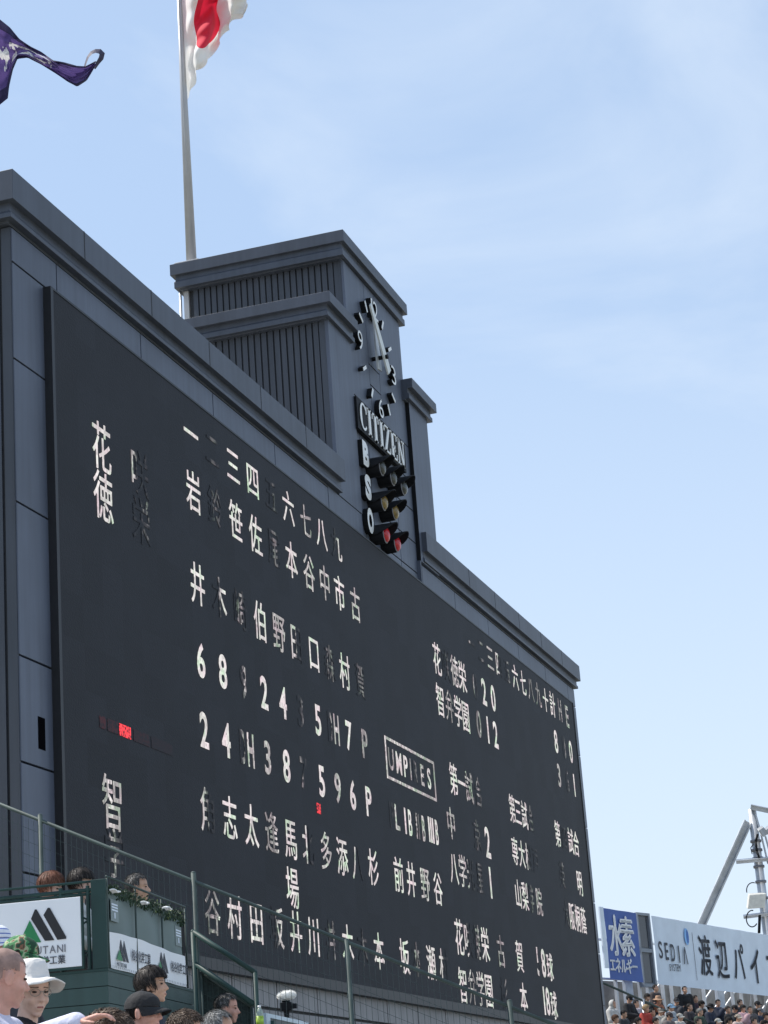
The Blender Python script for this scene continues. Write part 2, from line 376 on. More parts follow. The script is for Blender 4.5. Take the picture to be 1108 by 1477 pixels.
class LED:
    def __init__(s): s.mb = MB(); s.led = []; s.ac = []
    def ch(s, c, x, z, w=0.66, h=0.74, code='F', bold=0.014):
        if code == 'x': return
        if c in '0123456789PDHLBUMIRES':
            b_ = glyph(c, 0.022)[2]; wn = min(w, (b_[1]-b_[0])/(b_[3]-b_[2])*h*0.92)
            vs = put(s.mb, c, (0, SY-0.006, 0), (1, 0, 0), (0, 0, 1), x, z, wn, h, 0.022, em=False)
        else:
            vs = put(s.mb, c, (0, SY-0.006, 0), (1, 0, 0), (0, 0, 1), x-0.003, z-0.002, w, h, 0.002)
            vs += put(s.mb, c, (0, SY-0.008, 0), (1, 0, 0), (0, 0, 1), x+0.003, z+0.002, w, h, 0.002)
        lo, hi, d = CODES[code]
        for v in vs: s.led.append((lo, hi, d)); s.ac.append((v.x-(x-w/2))/w)
    def bar(s, x0, x1, z0, z1, d=1.0):
        s.mb.add([(x0, SY-0.006, z0), (x1, SY-0.006, z0), (x1, SY-0.006, z1), (x0, SY-0.006, z1)], [(0, 1, 2, 3)])
        for _ in range(4): s.led.append((-1, 2, d)); s.ac.append(0.5)
    def build(s, name, mt=None):
        o = s.mb.build(name, mt or lm, SCR, fix=False); me = o.data
        me.attributes.new('led', 'FLOAT_VECTOR', 'POINT'); me.attributes.new('across', 'FLOAT', 'POINT')
        a = me.attributes['led']; b = me.attributes['across']
        for i, v in enumerate(s.led): a.data[i].vector = v
        for i, v in enumerate(s.ac): b.data[i].value = v
        return o
CODES = {'F': (-1, 2, 1.0), 'G': (-1, 2, 0.75), 'H': (-1, 2, 0.5), 'D': (0.25, 0.8, 0.34), 'd': (0.5, 0.9, 0.22), 'L': (-1, 0.5, 0.9), 'l': (-1, 0.35, 0.6), 'R': (0.45, 2, 0.9), 'r': (0.6, 2, 0.55), 'x': (2, 3, 0.5), 'B': (-1, 2, 0.72)}
CX = [29.05, 29.93, 30.83, 31.72, 32.6, 33.45, 34.35, 35.2, 36.03, 36.95]
def row(L, s, z, codes, xs=CX, w=0.62, h=0.72):
    for c, k, x in zip(s, codes, xs):
        if c != ' ': L.ch(c, x, z, w, h, k)
L = LED()
row(L, '一二三四五六七八九', 11.35, 'FDFFdFHFR', h=0.66)
row(L, '岩鈴笹佐尾本谷中市古', 10.38, 'FDFFDFGGFG')
row(L, '井木崎伯野田口森村賀', 8.87, 'FRDFGLFDFD')
row(L, '6892435', 7.65, 'FFDFFdF', w=0.38, h=0.56)
L.ch('D', CX[7]-0.2, 7.65, 0.25, 0.56, 'd'); L.ch('H', CX[7]+0.14, 7.65, 0.28, 0.56, 'G'); L.ch('7', CX[8], 7.65, 0.36, 0.56); L.ch('P', CX[9], 7.65, 0.36, 0.56, 'H')
row(L, '24', 6.56, 'FF', w=0.38, h=0.56)
L.ch('D', CX[2]-0.2, 6.56, 0.25, 0.56, 'D'); L.ch('H', CX[2]+0.14, 6.56, 0.28, 0.56, 'G')
for c, i, k in (('3', 3, 'G'), ('8', 4, 'F'), ('7', 5, 'l'), ('5', 6, 'F'), ('9', 7, 'G'), ('6', 8, 'F'), ('P', 9, 'F')): L.ch(c, CX[i], 6.56, 0.38, 0.56, k)
row(L, '角志太逢馬北多添八杉', 5.34, 'LFFHFLGFLF')
L.ch('場', CX[4]-0.05, 4.53, 0.62, 0.72)
row(L, '谷村田坂井川井木木本', 3.82, 'HFFRFFDFdF')
L.build('lineup_lettering')
L = LED()
L.ch('花', 25.69, 10.08, 0.66, 0.78); L.ch('徳', 25.70, 9.34, 0.66, 0.78); L.ch('咲', 27.0, 10.08, 0.7, 0.78, 'l'); L.ch('栄', 27.0, 9.34, 0.7, 0.78, 'd')
L.ch('智', 25.69, 4.98, 0.70, 0.80, 'B'); L.ch('学', 25.71, 4.30, 0.70, 0.72, 'D'); L.ch('弁', 27.0, 4.98, 0.8, 0.78, 'x'); L.ch('園', 27.0, 4.33, 0.8, 0.72, 'x')
L.build('team_name_lettering')
L = LED()
IX = [45.53+0.785*i for i in range(10)]
row(L, '一二三四五六七八九十', 11.42, 'lDGLdFFHHF', IX, 0.62, 0.68)
L.ch('計', 53.38, 11.45, 0.66, 0.72); L.ch('H', 54.24, 11.45, 0.34, 0.6, 'H'); L.ch('E', 55.05, 11.42, 0.34, 0.6, 'H')
for s_, z, ks in (('花咲徳栄', 10.43, 'FdGF'), ('智弁学園', 9.52, 'FHFF')):
    row(L, s_, z, ks, [42.43, 43.12, 43.8, 44.42], 0.64, 0.76)
row(L, '020', 10.43, 'lFF', [45.5, 46.24, 47.05], 0.46, 0.64); row(L, '012', 9.54, 'HFF', [45.52, 46.3, 46.98], 0.44, 0.64)
row(L, '880', 10.45, 'FdF', [53.38, 54.3, 55.08], 0.44, 0.62); row(L, '361', 9.54, 'GdF', [53.36, 54.3, 55.12], 0.42, 0.62)
L.build('score_lettering')
L = LED()
row(L, '第一試合', 7.89, 'FFHD', [42.98, 43.6, 44.22, 44.95], 0.66, 0.74)
row(L, '第三試合', 7.93, 'FFFD', [47.95, 48.5, 49.12, 49.72], 0.6, 0.72)
row(L, '第四試合', 7.9, 'FdFF', [52.53, 53.25, 54.0, 54.62], 0.64, 0.72)
row(L, '中京', 6.88, 'HD', [42.5, 44.55], 0.66, 0.74); L.ch('2', 45.4, 6.82, 0.48, 0.70)
row(L, '八学光星', 5.94, 'FGlD', [42.45, 43.12, 43.75, 44.5], 0.64, 0.74); L.ch('1', 45.36, 5.92, 0.36, 0.70)
row(L, '専大松戸', 6.92, 'FFLd', [47.85, 48.5, 49.15, 49.85], 0.62, 0.70)
row(L, '山梨学院', 5.92, 'FFDG', [47.8, 48.45, 49.1, 49.82], 0.62, 0.72)
row(L, '英明', 6.86, 'dF', [52.6, 54.58], 0.66, 0.72)
row(L, '大阪桐蔭', 5.88, 'dFFF', [52.65, 53.28, 53.94, 54.6], 0.62, 0.74)
L.build('schedule_lettering')
L = LED()
for x0, x1, z0, z1 in ((38.2, 41.55, 7.98, 8.04), (38.2, 41.55, 7.20, 7.26), (38.2, 38.29, 7.26, 7.98), (41.46, 41.55, 7.26, 7.98)): L.bar(x0, x1, z0, z1, 0.7)
row(L, 'UMPIRES', 7.62, 'HFFHDHF', [38.55, 39.05, 39.5, 39.82, 40.16, 40.62, 41.1], 0.36, 0.44)
row(L, 'L', 6.5, 'G', [38.68], 0.28, 0.5); row(L, 'P', 6.5, 'd', [38.34], 0.28, 0.5)
row(L, 'IB', 6.5, 'FF', [39.2, 39.52], 0.22, 0.52); row(L, 'IIB', 6.5, 'DDG', [39.95, 40.1, 40.42], 0.2, 0.52); row(L, 'IIIB', 6.54, 'FFFF', [40.82, 40.96, 41.1, 41.36], 0.2, 0.52)
UX = [38.5, 39.3, 40.24, 41.12]
row(L, '前井野谷', 5.37, 'FFGF', UX, 0.64, 0.72); row(L, '坂本瀬村', 3.83, 'FDFL', UX, 0.64, 0.72)
L.build('umpire_lettering')
L = LED()
row(L, '花咲徳栄', 4.5, 'FLDF', [42.43, 43.12, 43.85, 44.45], 0.66, 0.8); row(L, '古賀', 4.45, 'HF', [45.75, 47.4], 0.68, 0.76)
row(L, '58', 4.45, 'LF', [49.2, 49.68], 0.38, 0.68); L.ch('球', 50.3, 4.4, 0.66, 0.72)
row(L, '智弁学園', 3.52, 'FHGF', [42.43, 43.12, 43.78, 44.45], 0.66, 0.78); row(L, '杉本', 3.52, 'dF', [45.75, 47.45], 0.68, 0.74)
row(L, '18', 3.56, 'FF', [49.42, 49.78], 0.36, 0.66); L.ch('球', 50.36, 3.5, 0.66, 0.72)
L.build('pitch_count_lettering')
rm = bpy.data.materials.new('red led bar'); rm.use_nodes = True; rt = rm.node_tree; rt.nodes.clear()
ro = rt.nodes.new('ShaderNodeOutputMaterial'); re = rt.nodes.new('ShaderNodeBsdfPrincipled'); re.inputs['Base Color'].default_value = (0.015, 0.0165, 0.022, 1); re.inputs['Roughness'].default_value = 0.7; re.inputs['Specular IOR Level'].default_value = 0.35; rtc = rt.nodes.new('ShaderNodeTexCoord'); rn = rt.nodes.new('ShaderNodeTexNoise'); rn.inputs['Scale'].default_value = 26; rn.inputs['Detail'].default_value = 0
ra = rt.nodes.new('ShaderNodeAttribute'); ra.attribute_name = 'led'; rs_ = rt.nodes.new('ShaderNodeSeparateXYZ'); rmu = rt.nodes.new('ShaderNodeMath'); rmu.operation = 'MULTIPLY'
rr = rt.nodes.new('ShaderNodeValToRGB'); rr.color_ramp.elements[0].position = 0.35; rr.color_ramp.elements[0].color = (0.06,)*3+(1,); rr.color_ramp.elements[1].position = 0.6
rt.links.new(rtc.outputs['Object'], rn.inputs['Vector']); rt.links.new(rn.outputs['Fac'], rr.inputs['Fac']); rt.links.new(rr.outputs['Color'], rmu.inputs[0])
rt.links.new(ra.outputs['Vector'], rs_.inputs[0]); rt.links.new(rs_.outputs[2], rmu.inputs[1]); rt.links.new(rmu.outputs[0], re.inputs['Emission Strength'])
re.inputs['Emission Color'].default_value = (1.0, 0.05, 0.06, 1); rt.links.new(re.outputs[0], ro.inputs['Surface'])
L = LED(); L.bar(25.98, 26.36, 5.96, 6.13, 0.9); L.bar(25.35, 25.55, 5.96, 6.13, 0.025); L.bar(25.6, 25.95, 5.96, 6.13, 0.018); L.bar(26.45, 27.0, 5.96, 6.13, 0.01); L.bar(27.05, 27.8, 5.96, 6.13, 0.004)
L.bar(34.0, 34.2, 5.96, 6.14, 0.7)
L.build('red_marker', rm)

# ---- below the screen: grey wall with dark joints
lw = MB(); x = 24.3
while x < 55.8:
    x2 = min(x+1.9, 55.84); z = 2.97
    for dz in (0.42, 0.62, 0.62, 1.2, 1.6, 2.4, 3.0):
        lw.box(x+0.02, x2-0.02, 12.02, 12.069, z-dz+0.025, z-0.025 if z < 2.9 else z); z -= dz
    x = x2
lw.build('lower_wall_panel', streaky('grey lower wall', (0.215, 0.21, 0.215)), SB)

# ---- clock tower and shoulder blocks
TX0, TX1 = 38.11, 41.95
def cprof(zt, zf, zl, zg, e=0.16): return [(-0.25, zt), (e, zt), (e, zf), (0.05, zf), (0.05, zf-0.10), (0.08, zf-0.14), (0.08, zl), (-0.02, zl), (-0.02, zg), (-0.25, zg)]
TW = MB().box(TX0+0.02, TX1-0.02, 12.09, 15.48, 12.0, 18.2).build('clock_tower', M['dark'], SB)
tf = MB(); g = 0.014
for x0, x1, z0, z1 in ((TX0, 38.42, 12.0, 14.36), (38.42, 39.0, 12.0, 12.24), (38.42, 39.0, 12.24, 14.36), (39.0, 40.75, 12.0, 12.24), (40.75, TX1, 12.0, 12.24),
        (39.0, 40.75, 12.24, 12.93), (40.75, TX1, 12.24, 12.93), (39.0, 40.75, 12.93, 13.67), (40.75, TX1, 12.93, 13.67), (39.0, TX1, 13.67, 14.36),
        (TX0, TX1, 14.36, 15.16), (TX0, 39.42, 15.16, 18.12), (39.42, 40.15, 15.16, 15.78), (39.42, 40.15, 15.78, 16.25), (39.42, 40.15, 16.25, 18.12), (40.15, TX1, 15.16, 18.12)):
    gx = g if z1 < 14.4 or x1-x0 < 1 else 0.004
    tf.box(x0+gx, x1-gx, 12.03, 12.088, z0+g, z1-g)
tf.build('tower_front_panel', M['panel'], TW, bevel=0.004)
tr = ribs(TX0+0.02, 12.26, 15.5, 12.5, 18.15, -1); tr.box(TX0, TX0+0.03, 12.09, 12.24, 12.5, 18.15)
tr.build('ribbed_cladding', M['rib'], TW)
tc_ = sweep([(TX0-0.15, 15.66), (TX0-0.15, 12.03), (TX1+0.15, 12.03), (TX1+0.15, 15.66)], cprof(18.655, 18.40, 18.12, 18.10, 0.14), closed=True).build('tower_cornice', M['fascia'], TW, bevel=0.006)
MB().box(TX0+0.2, TX1-0.2, 12.2, 15.6, 18.2, 18.55).build('tower_roof', M['concrete'], TW)
for a_, b_2 in ((TX0-0.02, TX0+0.2), (TX1-0.2, TX1)): MB().box(a_, b_2, 15.51, 15.62, 12.5, 18.1).build('corner_post', M['postg'], TW)
MB().tube((TX0+0.02, 15.71, 12.5), (TX0+0.02, 15.71, 18.2), 0.028).build('drain_pipe', M['steel'], TW, smooth=True)
for side in (0, 1):
    a, b = (36.7, TX0-0.012) if side == 0 else (TX1+0.02, MIR(36.7))
    yb = 15.4
    core = MB().box(a+0.03, b-0.02, 12.05, yb, 12.0, 16.35).build('shoulder_block', M['dark'], SB)
    if side == 0: pan = MB().box(a, b, 11.985, 12.06, 12.535, 16.28)
    else: pan = MB().box(a, b, 11.945, 12.05, 12.53, 16.28).box(a, 41.9, 11.945, 12.05, 12.0, 12.53)
    pan.build('shoulder_front_panel', M['panel'], core, bevel=0.004)
    if side == 1: MB().box(a-0.012, a-0.001, 11.942, 12.03, 12.0, 16.2).build('shaded_return', M['black'], core)  # shoulder's left-facing side: its shade is put in as a black strip
    xf = a+0.03 if side == 0 else b-0.03; sg = -1 if side == 0 else 1
    rr_ = ribs(xf, 12.2, yb, 12.6, 16.3, sg)
    e0, e1 = sorted((xf, xf+sg*0.03)); rr_.box(e0, e1, 12.06, 12.18, 12.6, 16.3)
    rr_.build('ribbed_cladding', M['rib'], core)
    pr = cprof(16.697, 16.47, 16.23, 16.21, 0.17); yf = 11.985 if side == 0 else 11.945
    pth = [(a-0.13, yb), (a-0.13, yf), (b+0.06, yf)] if side == 0 else [(a-0.2, yf), (b+0.13, yf), (b+0.13, yb)]
    sweep(pth, pr).build('shoulder_cornice', M['fascia'], core, bevel=0.006)
    MB().box(a+0.2, b-0.05, 12.2, yb-0.1, 16.3, 16.6).build('shoulder_roof', M['concrete'], core)
# extra cladding under the left shoulder, flush with the tower foot
MB().box(36.06+g, TX0-0.012, 12.0, 12.064, 12.0, 12.525).build('foot_panel', M['panel'], SB)

# ---- clock
HUBX, HUBZ = 39.72, 16.45
CK = MB().tube((HUBX, 12.032, HUBZ), (HUBX, 11.72, HUBZ), 0.045, 0.045, 12).build('clock', M['black'], SB)
RN = 1.13
for h in range(12):
    a = 2*PI*h/12; x = HUBX+RN*math.sin(a); z = HUBZ+RN*math.cos(a)
    if h % 3 == 0:
        mb = MB(); s_ = {0: '12', 3: '3', 6: '6', 9: '9'}[h]
        if s_ == '12':
            put(mb, '1', (0, 12.031, 0), (1, 0, 0), (0, 0, 1), x-0.13, z, 0.09, 0.42, 0.0, em=False, depth=0.115, dvec=(0, -1, 0), side=1)
            put(mb, '2', (0, 12.031, 0), (1, 0, 0), (0, 0, 1), x+0.12, z, 0.29, 0.42, -0.005, em=False, depth=0.115, dvec=(0, -1, 0), side=1)
        else: put(mb, s_, (0, 12.031, 0), (1, 0, 0), (0, 0, 1), x, z, 0.30, 0.43, -0.005, em=False, depth=0.115, dvec=(0, -1, 0), side=1)
        mb.build('numeral', [M['white'], M['black']], CK, fix=False)
    else:
        mb = MB(); d = Vector((math.sin(a), 0, math.cos(a))); n_ = Vector((d.z, 0, -d.x))
        mb.mi = 1; mb.obox((x, 11.974, z), d, n_, (0, 1, 0), 0.125, 0.036, 0.056)
        mb.mi = 0; mb.obox((x, 11.914, z), d, n_, (0, 1, 0), 0.125, 0.036, 0.004)
        mb.build('hour_mark', [M['white'], M['black']], CK, fix=False)
def clock_hand(name, ang, ln, tail, wt, wb, y, mt):
    d = Vector((math.sin(ang), 0, math.cos(ang))); n_ = Vector((d.z, 0, -d.x)); o = Vector((HUBX, y, HUBZ))
    pts = [(-tail, -wb), (-tail, wb), (0, wb*0.95), (ln, wt), (ln, -wt), (0, -wb*0.95)]
    return MB().prism(pts, o, d, n_, 0.035, (0, -1, 0)).build(name, mt, CK)
clock_hand('hour_hand', math.radians(-7), 0.98, 0.26, 0.045, 0.14, 11.92, M['handg'])
clock_hand('minute_hand', math.radians(-40), 1.20, 0.36, 0.07, 0.125, 11.77, M['hand'])
MB().tube((HUBX, 11.72, HUBZ), (HUBX, 11.68, HUBZ), 0.05, 0.05, 10).build('hub_cap', M['black'], CK)

# ---- name sign under the clock: white serif capitals on a black slab
NS = MB().box(38.06, 41.32, 11.93, 12.029, 14.35, 15.045).build('name_sign', M['black'], SB, bevel=0.005)
sl = MB(); ZB, ZT = 14.40, 15.0; Hh = ZT-ZB; yo = 11.928
def bar(x0, z0, x1, z1, wd):
    sl.prism([(x0-wd/2, z0), (x0+wd/2, z0), (x1+wd/2, z1), (x1-wd/2, z1)], (0, yo, 0), (1, 0, 0), (0, 0, 1), 0.02, (0, -1, 0))
def rct(x0, x1, z0, z1): sl.box(x0, x1, yo-0.02, yo, z0, z1)
def serif(xc, z, wd=0.2): rct(xc-wd/2, xc+wd/2, z, z+0.035)
def let(ch, x, wd):
    T, th = 0.125, 0.042
    if ch == 'C':
        cx, cz, rx, rz = x+wd*0.52, (ZB+ZT)/2, wd*0.5, Hh/2
        vs = []; n = 26
        for i in range(n+1):
            a = math.radians(42+276*i/n); tk = T*(0.45+0.55*max(0, -math.cos(a)))
            vs.append((cx+rx*math.cos(a), cz+rz*math.sin(a))); vs.append((cx+(rx-tk)*math.cos(a), cz+(rz-th-0.01)*math.sin(a)))
        P3 = [(p[0], yo-0.02, p[1]) for p in vs]
        sl.add(P3, [(2*i, 2*i+1, 2*i+3, 2*i+2) for i in range(n)])
        rct(x+wd-0.035, x+wd, ZT-0.19, ZT-0.02)
    if ch == 'I': rct(x+wd/2-T/2, x+wd/2+T/2, ZB, ZT); serif(x+wd/2, ZB); serif(x+wd/2, ZT-0.035)
    if ch == 'T':
        rct(x+wd/2-T/2, x+wd/2+T/2, ZB, ZT); serif(x+wd/2, ZB); rct(x, x+wd, ZT-0.04, ZT); rct(x, x+0.03, ZT-0.15, ZT); rct(x+wd-0.03, x+wd, ZT-0.15, ZT)
    if ch == 'Z':
        rct(x, x+wd, ZT-0.04, ZT); rct(x, x+wd, ZB, ZB+0.04); bar(x+0.05, ZB, x+wd-0.05, ZT, 0.11); rct(x, x+0.03, ZT-0.15, ZT); rct(x+wd-0.03, x+wd, ZB, ZB+0.15)
    if ch == 'E':
        rct(x+0.05, x+0.05+T, ZB, ZT); rct(x, x+wd, ZT-0.04, ZT); rct(x, x+wd, ZB, ZB+0.04); rct(x+0.1, x+wd*0.7, ZB+0.24, ZB+0.275); rct(x+wd-0.03, x+wd, ZT-0.14, ZT); rct(x+wd-0.03, x+wd, ZB, ZB+0.15); rct(x+wd*0.7-0.02, x+wd*0.7, ZB+0.18, ZB+0.33)
    if ch == 'N':
        rct(x+0.06, x+0.10, ZB, ZT); rct(x+wd-0.10, x+wd-0.06, ZB, ZT); bar(x+wd-0.09, ZB, x+0.07, ZT, 0.10); rct(x, x+0.17, ZB, ZB+0.035); rct(x+wd-0.17, x+wd, ZT-0.035, ZT); rct(x, x+0.09, ZT-0.035, ZT)
xx = 38.17
for ch, wd in zip('CITIZEN', (0.46, 0.24, 0.42, 0.24, 0.40, 0.40, 0.48)): let(ch, xx, wd); xx += wd+0.065
sl.build('sign_lettering', M['white'], NS, fix=False)

# ---- B S O letters and the count lamps
for ch, z in (('B', 13.88), ('S', 13.17), ('O', 12.46)):
    mb = MB(); put(mb, ch, (0, 12.029, 0), (1, 0, 0), (0, 0, 1), 38.39, z, 0.38, 0.54, 0.055, em=False, depth=0.115, dvec=(0, -1, 0), side=1)
    mb.build('count_letter', [M['white'], M['black']], SB, fix=False)
def lens_mat(name, col, e):
    m = mat(name, col, 0.2, 14, 0.55); b = m.node_tree.nodes['Principled BSDF']
    if e: b.inputs['Emission Color'].default_value = col+(1,); b.inputs['Emission Strength'].default_value = e
    return m
LMt = {'b': lens_mat('unlit lens', (0.06, 0.065, 0.06), 0), 's': lens_mat('amber lens', (0.20, 0.14, 0.045), 0.03), 'o': lens_mat('red lens', (0.34, 0.012, 0.02), 0.14)}
M['hood'] = mat('black lamp hood', (0.011, 0.012, 0.015), 0.6, spec=0.2)
hl, hood_l = None, None
for cols, z, k in (((38.84, 39.58, 40.32), 13.70, 'b'), ((38.80, 39.54), 12.94, 's'), ((38.77, 39.50), 12.24, 'o')):
    for x in cols:
        body = MB().tube((x, 12.03, z), (x, 11.74, z), 0.19, 0.180, 20).build('count_lamp', M['hood'], SB, smooth=False)
        ln = MB(); n = 18
        for j in range(6):
            pass
        ln.ell((x, 11.742, z), 0.160, 0.09, 0.160, None, 20, 12); lo_ = ln.build('lens', LMt[k], body, smooth=True)
        rg = MB()
        for i in range(20):
            a0, a1 = 2*PI*i/20, 2*PI*(i+1)/20
            P = [(x+r*math.cos(a), yy, z+r*math.sin(a)) for r, yy in ((0.180, 11.738), (0.158, 11.725)) for a in (a0, a1)]
            rg.add(P, [(0, 1, 3, 2)])
        rg.build('lens_ring', M['signgrey'], body)
        hd = MB(); n = 20; rin = 0.205; outer = []; A0, A1 = math.radians(-8), math.radians(188)
        for i in range(n+1):
            a = A0+(A1-A0)*i/n; f = max(0.0, math.sin(a)); ln_ = 0.16+0.40*f**0.4
            outer.append((x+(rin+0.02)*math.cos(a), z+(rin+0.02)*math.sin(a), 12.029, 12.029-ln_))
        vs = []
        for px_, pz_, ya, yb2 in outer: vs += [(px_, ya, pz_), (px_, yb2, pz_), (x+(px_-x)*0.93, yb2, z+(pz_-z)*0.93), (x+(px_-x)*0.93, ya, z+(pz_-z)*0.93)]
        fs = []
        for i in range(n):
            for q in range(4): fs.append((4*i+q, 4*i+(q+1) % 4, 4*i+4+(q+1) % 4, 4*i+4+q))
        hd.add(vs, fs); hd.build('hood', M['hood'], body, smooth=False)

# ================================================================== FLAGPOLE AND FLAGS
FP = (38.33, 15.5)
fp = thing('flagpole', 'tall tapering grey flagpole standing on the roof behind the clock tower', 'flagpole', (FP[0], FP[1], 18.46))
MB().tube((FP[0], FP[1], 18.6), (FP[0], FP[1], 28.2), 0.115, 0.03, 18, True).build('pole', M['pole'], fp, smooth=True)
MB().box(FP[0]-0.3, FP[0]+0.3, FP[1]-0.28, FP[1]+0.28, 18.5, 18.78).build('base_plate', M['postg'], fp, bevel=0.01)
MB().tube((FP[0]-0.09, FP[1]-0.01, 18.7), (FP[0]-0.06, FP[1]-0.01, 27.9), 0.012, 0.012, 6).build('halyard', M['postg'], fp)
MB().ell((FP[0], FP[1], 28.28), 0.1, 0.1, 0.1).build('finial', M['pole'], fp, smooth=True)

def cloth_mat(name, nodes):
    m = bpy.data.materials.new(name); m.use_nodes = True; t = m.node_tree; b = t.nodes['Principled BSDF']
    b.inputs['Roughness'].default_value = 0.8
    col = nodes(t)
    t.links.new(col, b.inputs['Base Color'])
    tr = t.nodes.new('ShaderNodeBsdfTranslucent'); t.links.new(col, tr.inputs['Color'])
    mx = t.nodes.new('ShaderNodeMixShader'); mx.inputs[0].default_value = 0.3
    t.links.new(b.outputs[0], mx.inputs[1]); t.links.new(tr.outputs[0], mx.inputs[2]); t.links.new(mx.outputs[0], t.nodes['Material Output'].inputs['Surface'])
    return m
def m2(t, op, a, b=None, clamp=False):
    n = t.nodes.new('ShaderNodeMath'); n.operation = op; n.use_clamp = clamp
    for i, v in enumerate((a, b)):
        if v is None: continue
        if isinstance(v, (int, float)): n.inputs[i].default_value = v
        else: t.links.new(v, n.inputs[i])
    return n.outputs[0]
def uvxy(t):
    u = t.nodes.new('ShaderNodeUVMap'); s = t.nodes.new('ShaderNodeSeparateXYZ'); t.links.new(u.outputs[0], s.inputs[0]); return s.outputs[0], s.outputs[1]
def mixc(t, f, a, b):
    n = t.nodes.new('ShaderNodeMixRGB')
    if isinstance(f, (int, float)): n.inputs[0].default_value = f
    else: t.links.new(f, n.inputs[0])
    for i, v in ((1, a), (2, b)):
        if isinstance(v, tuple): n.inputs[i].default_value = v+(1,)
        else: t.links.new(v, n.inputs[i])
    return n.outputs[0]
def jp(t):
    x, y = uvxy(t)
    dx = m2(t, 'DIVIDE', m2(t, 'SUBTRACT', x, 0.42), 0.215); dy = m2(t, 'DIVIDE', m2(t, 'SUBTRACT', y, 0.44), 0.325)
    d = m2(t, 'ADD', m2(t, 'MULTIPLY', dx, dx), m2(t, 'MULTIPLY', dy, dy))
    return mixc(t, m2(t, 'LESS_THAN', d, 1.0), (0.86, 0.85, 0.83), (0.70, 0.02, 0.055))
M['flag'] = cloth_mat('white flag cloth with red disc', jp)
def cloth(name, mt, P, nu, nv):
    me = bpy.data.meshes.new(name); vs = [tuple(P(i/nu, j/nv)) for j in range(nv+1) for i in range(nu+1)]
    fs = [(j*(nu+1)+i, j*(nu+1)+i+1, (j+1)*(nu+1)+i+1, (j+1)*(nu+1)+i) for j in range(nv) for i in range(nu)]
    me.from_pydata(vs, [], fs); uv = me.uv_layers.new(name='UVMap')
    for p in me.polygons:
        p.use_smooth = True
        for li in p.loop_indices:
            vi = me.loops[li].vertex_index; uv.data[li].uv = ((vi % (nu+1))/nu, (vi//(nu+1))/nv)
    me.materials.append(mt); o = bpy.data.objects.new(name, me); C.objects.link(o); return o
def poly_at(pts, s):
    L = [0]
    for a, b in zip(pts[:-1], pts[1:]): L.append(L[-1]+math.dist(a, b))
    d = s*L[-1]
    for i in range(len(pts)-1):
        if d <= L[i+1] or i == len(pts)-2:
            f = (d-L[i])/(L[i+1]-L[i]); a, b = pts[i], pts[i+1]; return (a[0]+(b[0]-a[0])*f, a[1]+(b[1]-a[1])*f)
DF = math.hypot(*FP)
LOW = [(268, 148), (275, 130), (287, 106), (299, 86), (312, 68), (321, 56), (327, 48), (333, 38), (342, 30), (350, 27), (358, 18)]
UPP = [(257, -92), (280, -102), (305, -104), (325, -92), (340, -74), (348, -50)]
def flagP(s, t):
    a = poly_at(LOW, s); b = poly_at(UPP, s)
    tt = t
    x = a[0]+(b[0]-a[0])*tt; y = a[1]+(b[1]-a[1])*tt
    bow = math.sin(PI*s)*math.sin(PI*t)
    x += 3*bow
    env = min(1, s*4)
    # long folds running from the hoist down towards the fly, plus small wrinkles
    ph = 9*s+4.2*t
    dp = env*(0.50*math.sin(ph*1.15+0.6)+0.24*math.sin(15*s-9*t+1.0)+0.10*math.sin(27*t+9*s)+0.06*math.sin(43*t-6*s))
    x += env*4.0*math.sin(ph*1.15+1.6)+env*1.8*math.sin(24*t+5*s)
    y += env*2.5*math.sin(17*s-6*t)
    ed = (1-t)**3
    x += env*ed*3.2*math.sin(34*s+1); y += env*ed*2.2*math.sin(41*s)
    q = (s-0.62)/0.10; x += -15*math.exp(-q*q)*(0.25+0.75*t); dp += 0.35*math.exp(-((s-0.55)/0.08)**2)*(0.3+0.7*t)
    return at(x, y, DF+0.02+dp-0.25*s)
fl = cloth('national_flag', M['flag'], flagP, 70, 70)
tag(fl, 'white flag with a red disc flying in folds from the tall flagpole', 'flag')

def pur(t):
    x, y = uvxy(t)
    n = t.nodes.new('ShaderNodeTexNoise'); n.inputs['Scale'].default_value = 7; n.inputs['Detail'].default_value = 2
    cb = t.nodes.new('ShaderNodeCombineXYZ'); t.links.new(m2(t, 'MULTIPLY', x, 2.6), cb.inputs[0]); t.links.new(m2(t, 'MULTIPLY', y, 0.7), cb.inputs[1])
    t.links.new(cb.outputs[0], n.inputs['Vector'])
    mark = m2(t, 'GREATER_THAN', n.outputs['Fac'], 0.52)
    band = m2(t, 'MULTIPLY', m2(t, 'GREATER_THAN', y, 0.30), m2(t, 'LESS_THAN', y, 0.72))
    bx = m2(t, 'MULTIPLY', m2(t, 'GREATER_THAN', x, 0.18), m2(t, 'LESS_THAN', x, 0.72))
    f = m2(t, 'MULTIPLY', m2(t, 'MULTIPLY', mark, band), bx)
    base = mixc(t, m2(t, 'GREATER_THAN', m2(t, 'ABSOLUTE', m2(t, 'SUBTRACT', y, 0.5)), 0.36), (0.125, 0.085, 0.26), (0.035, 0.03, 0.08))
    return mixc(t, f, base, (0.78, 0.77, 0.74))
M['purple'] = cloth_mat('purple banner cloth with pale writing strokes', pur)
TOPL = [(-75, -25), (-30, 2), (0, 30), (14, 40), (28, 55), (45, 66), (60, 74), (78, 88), (95, 91), (112, 95), (124, 95), (138, 87)]
BOTL = [(-75, 150), (-35, 165), (0, 153), (13, 143), (15, 125), (20, 100), (26, 84), (40, 82), (58, 92), (78, 106), (96, 119), (110, 126), (124, 116), (138, 92)]
DP = 33.0
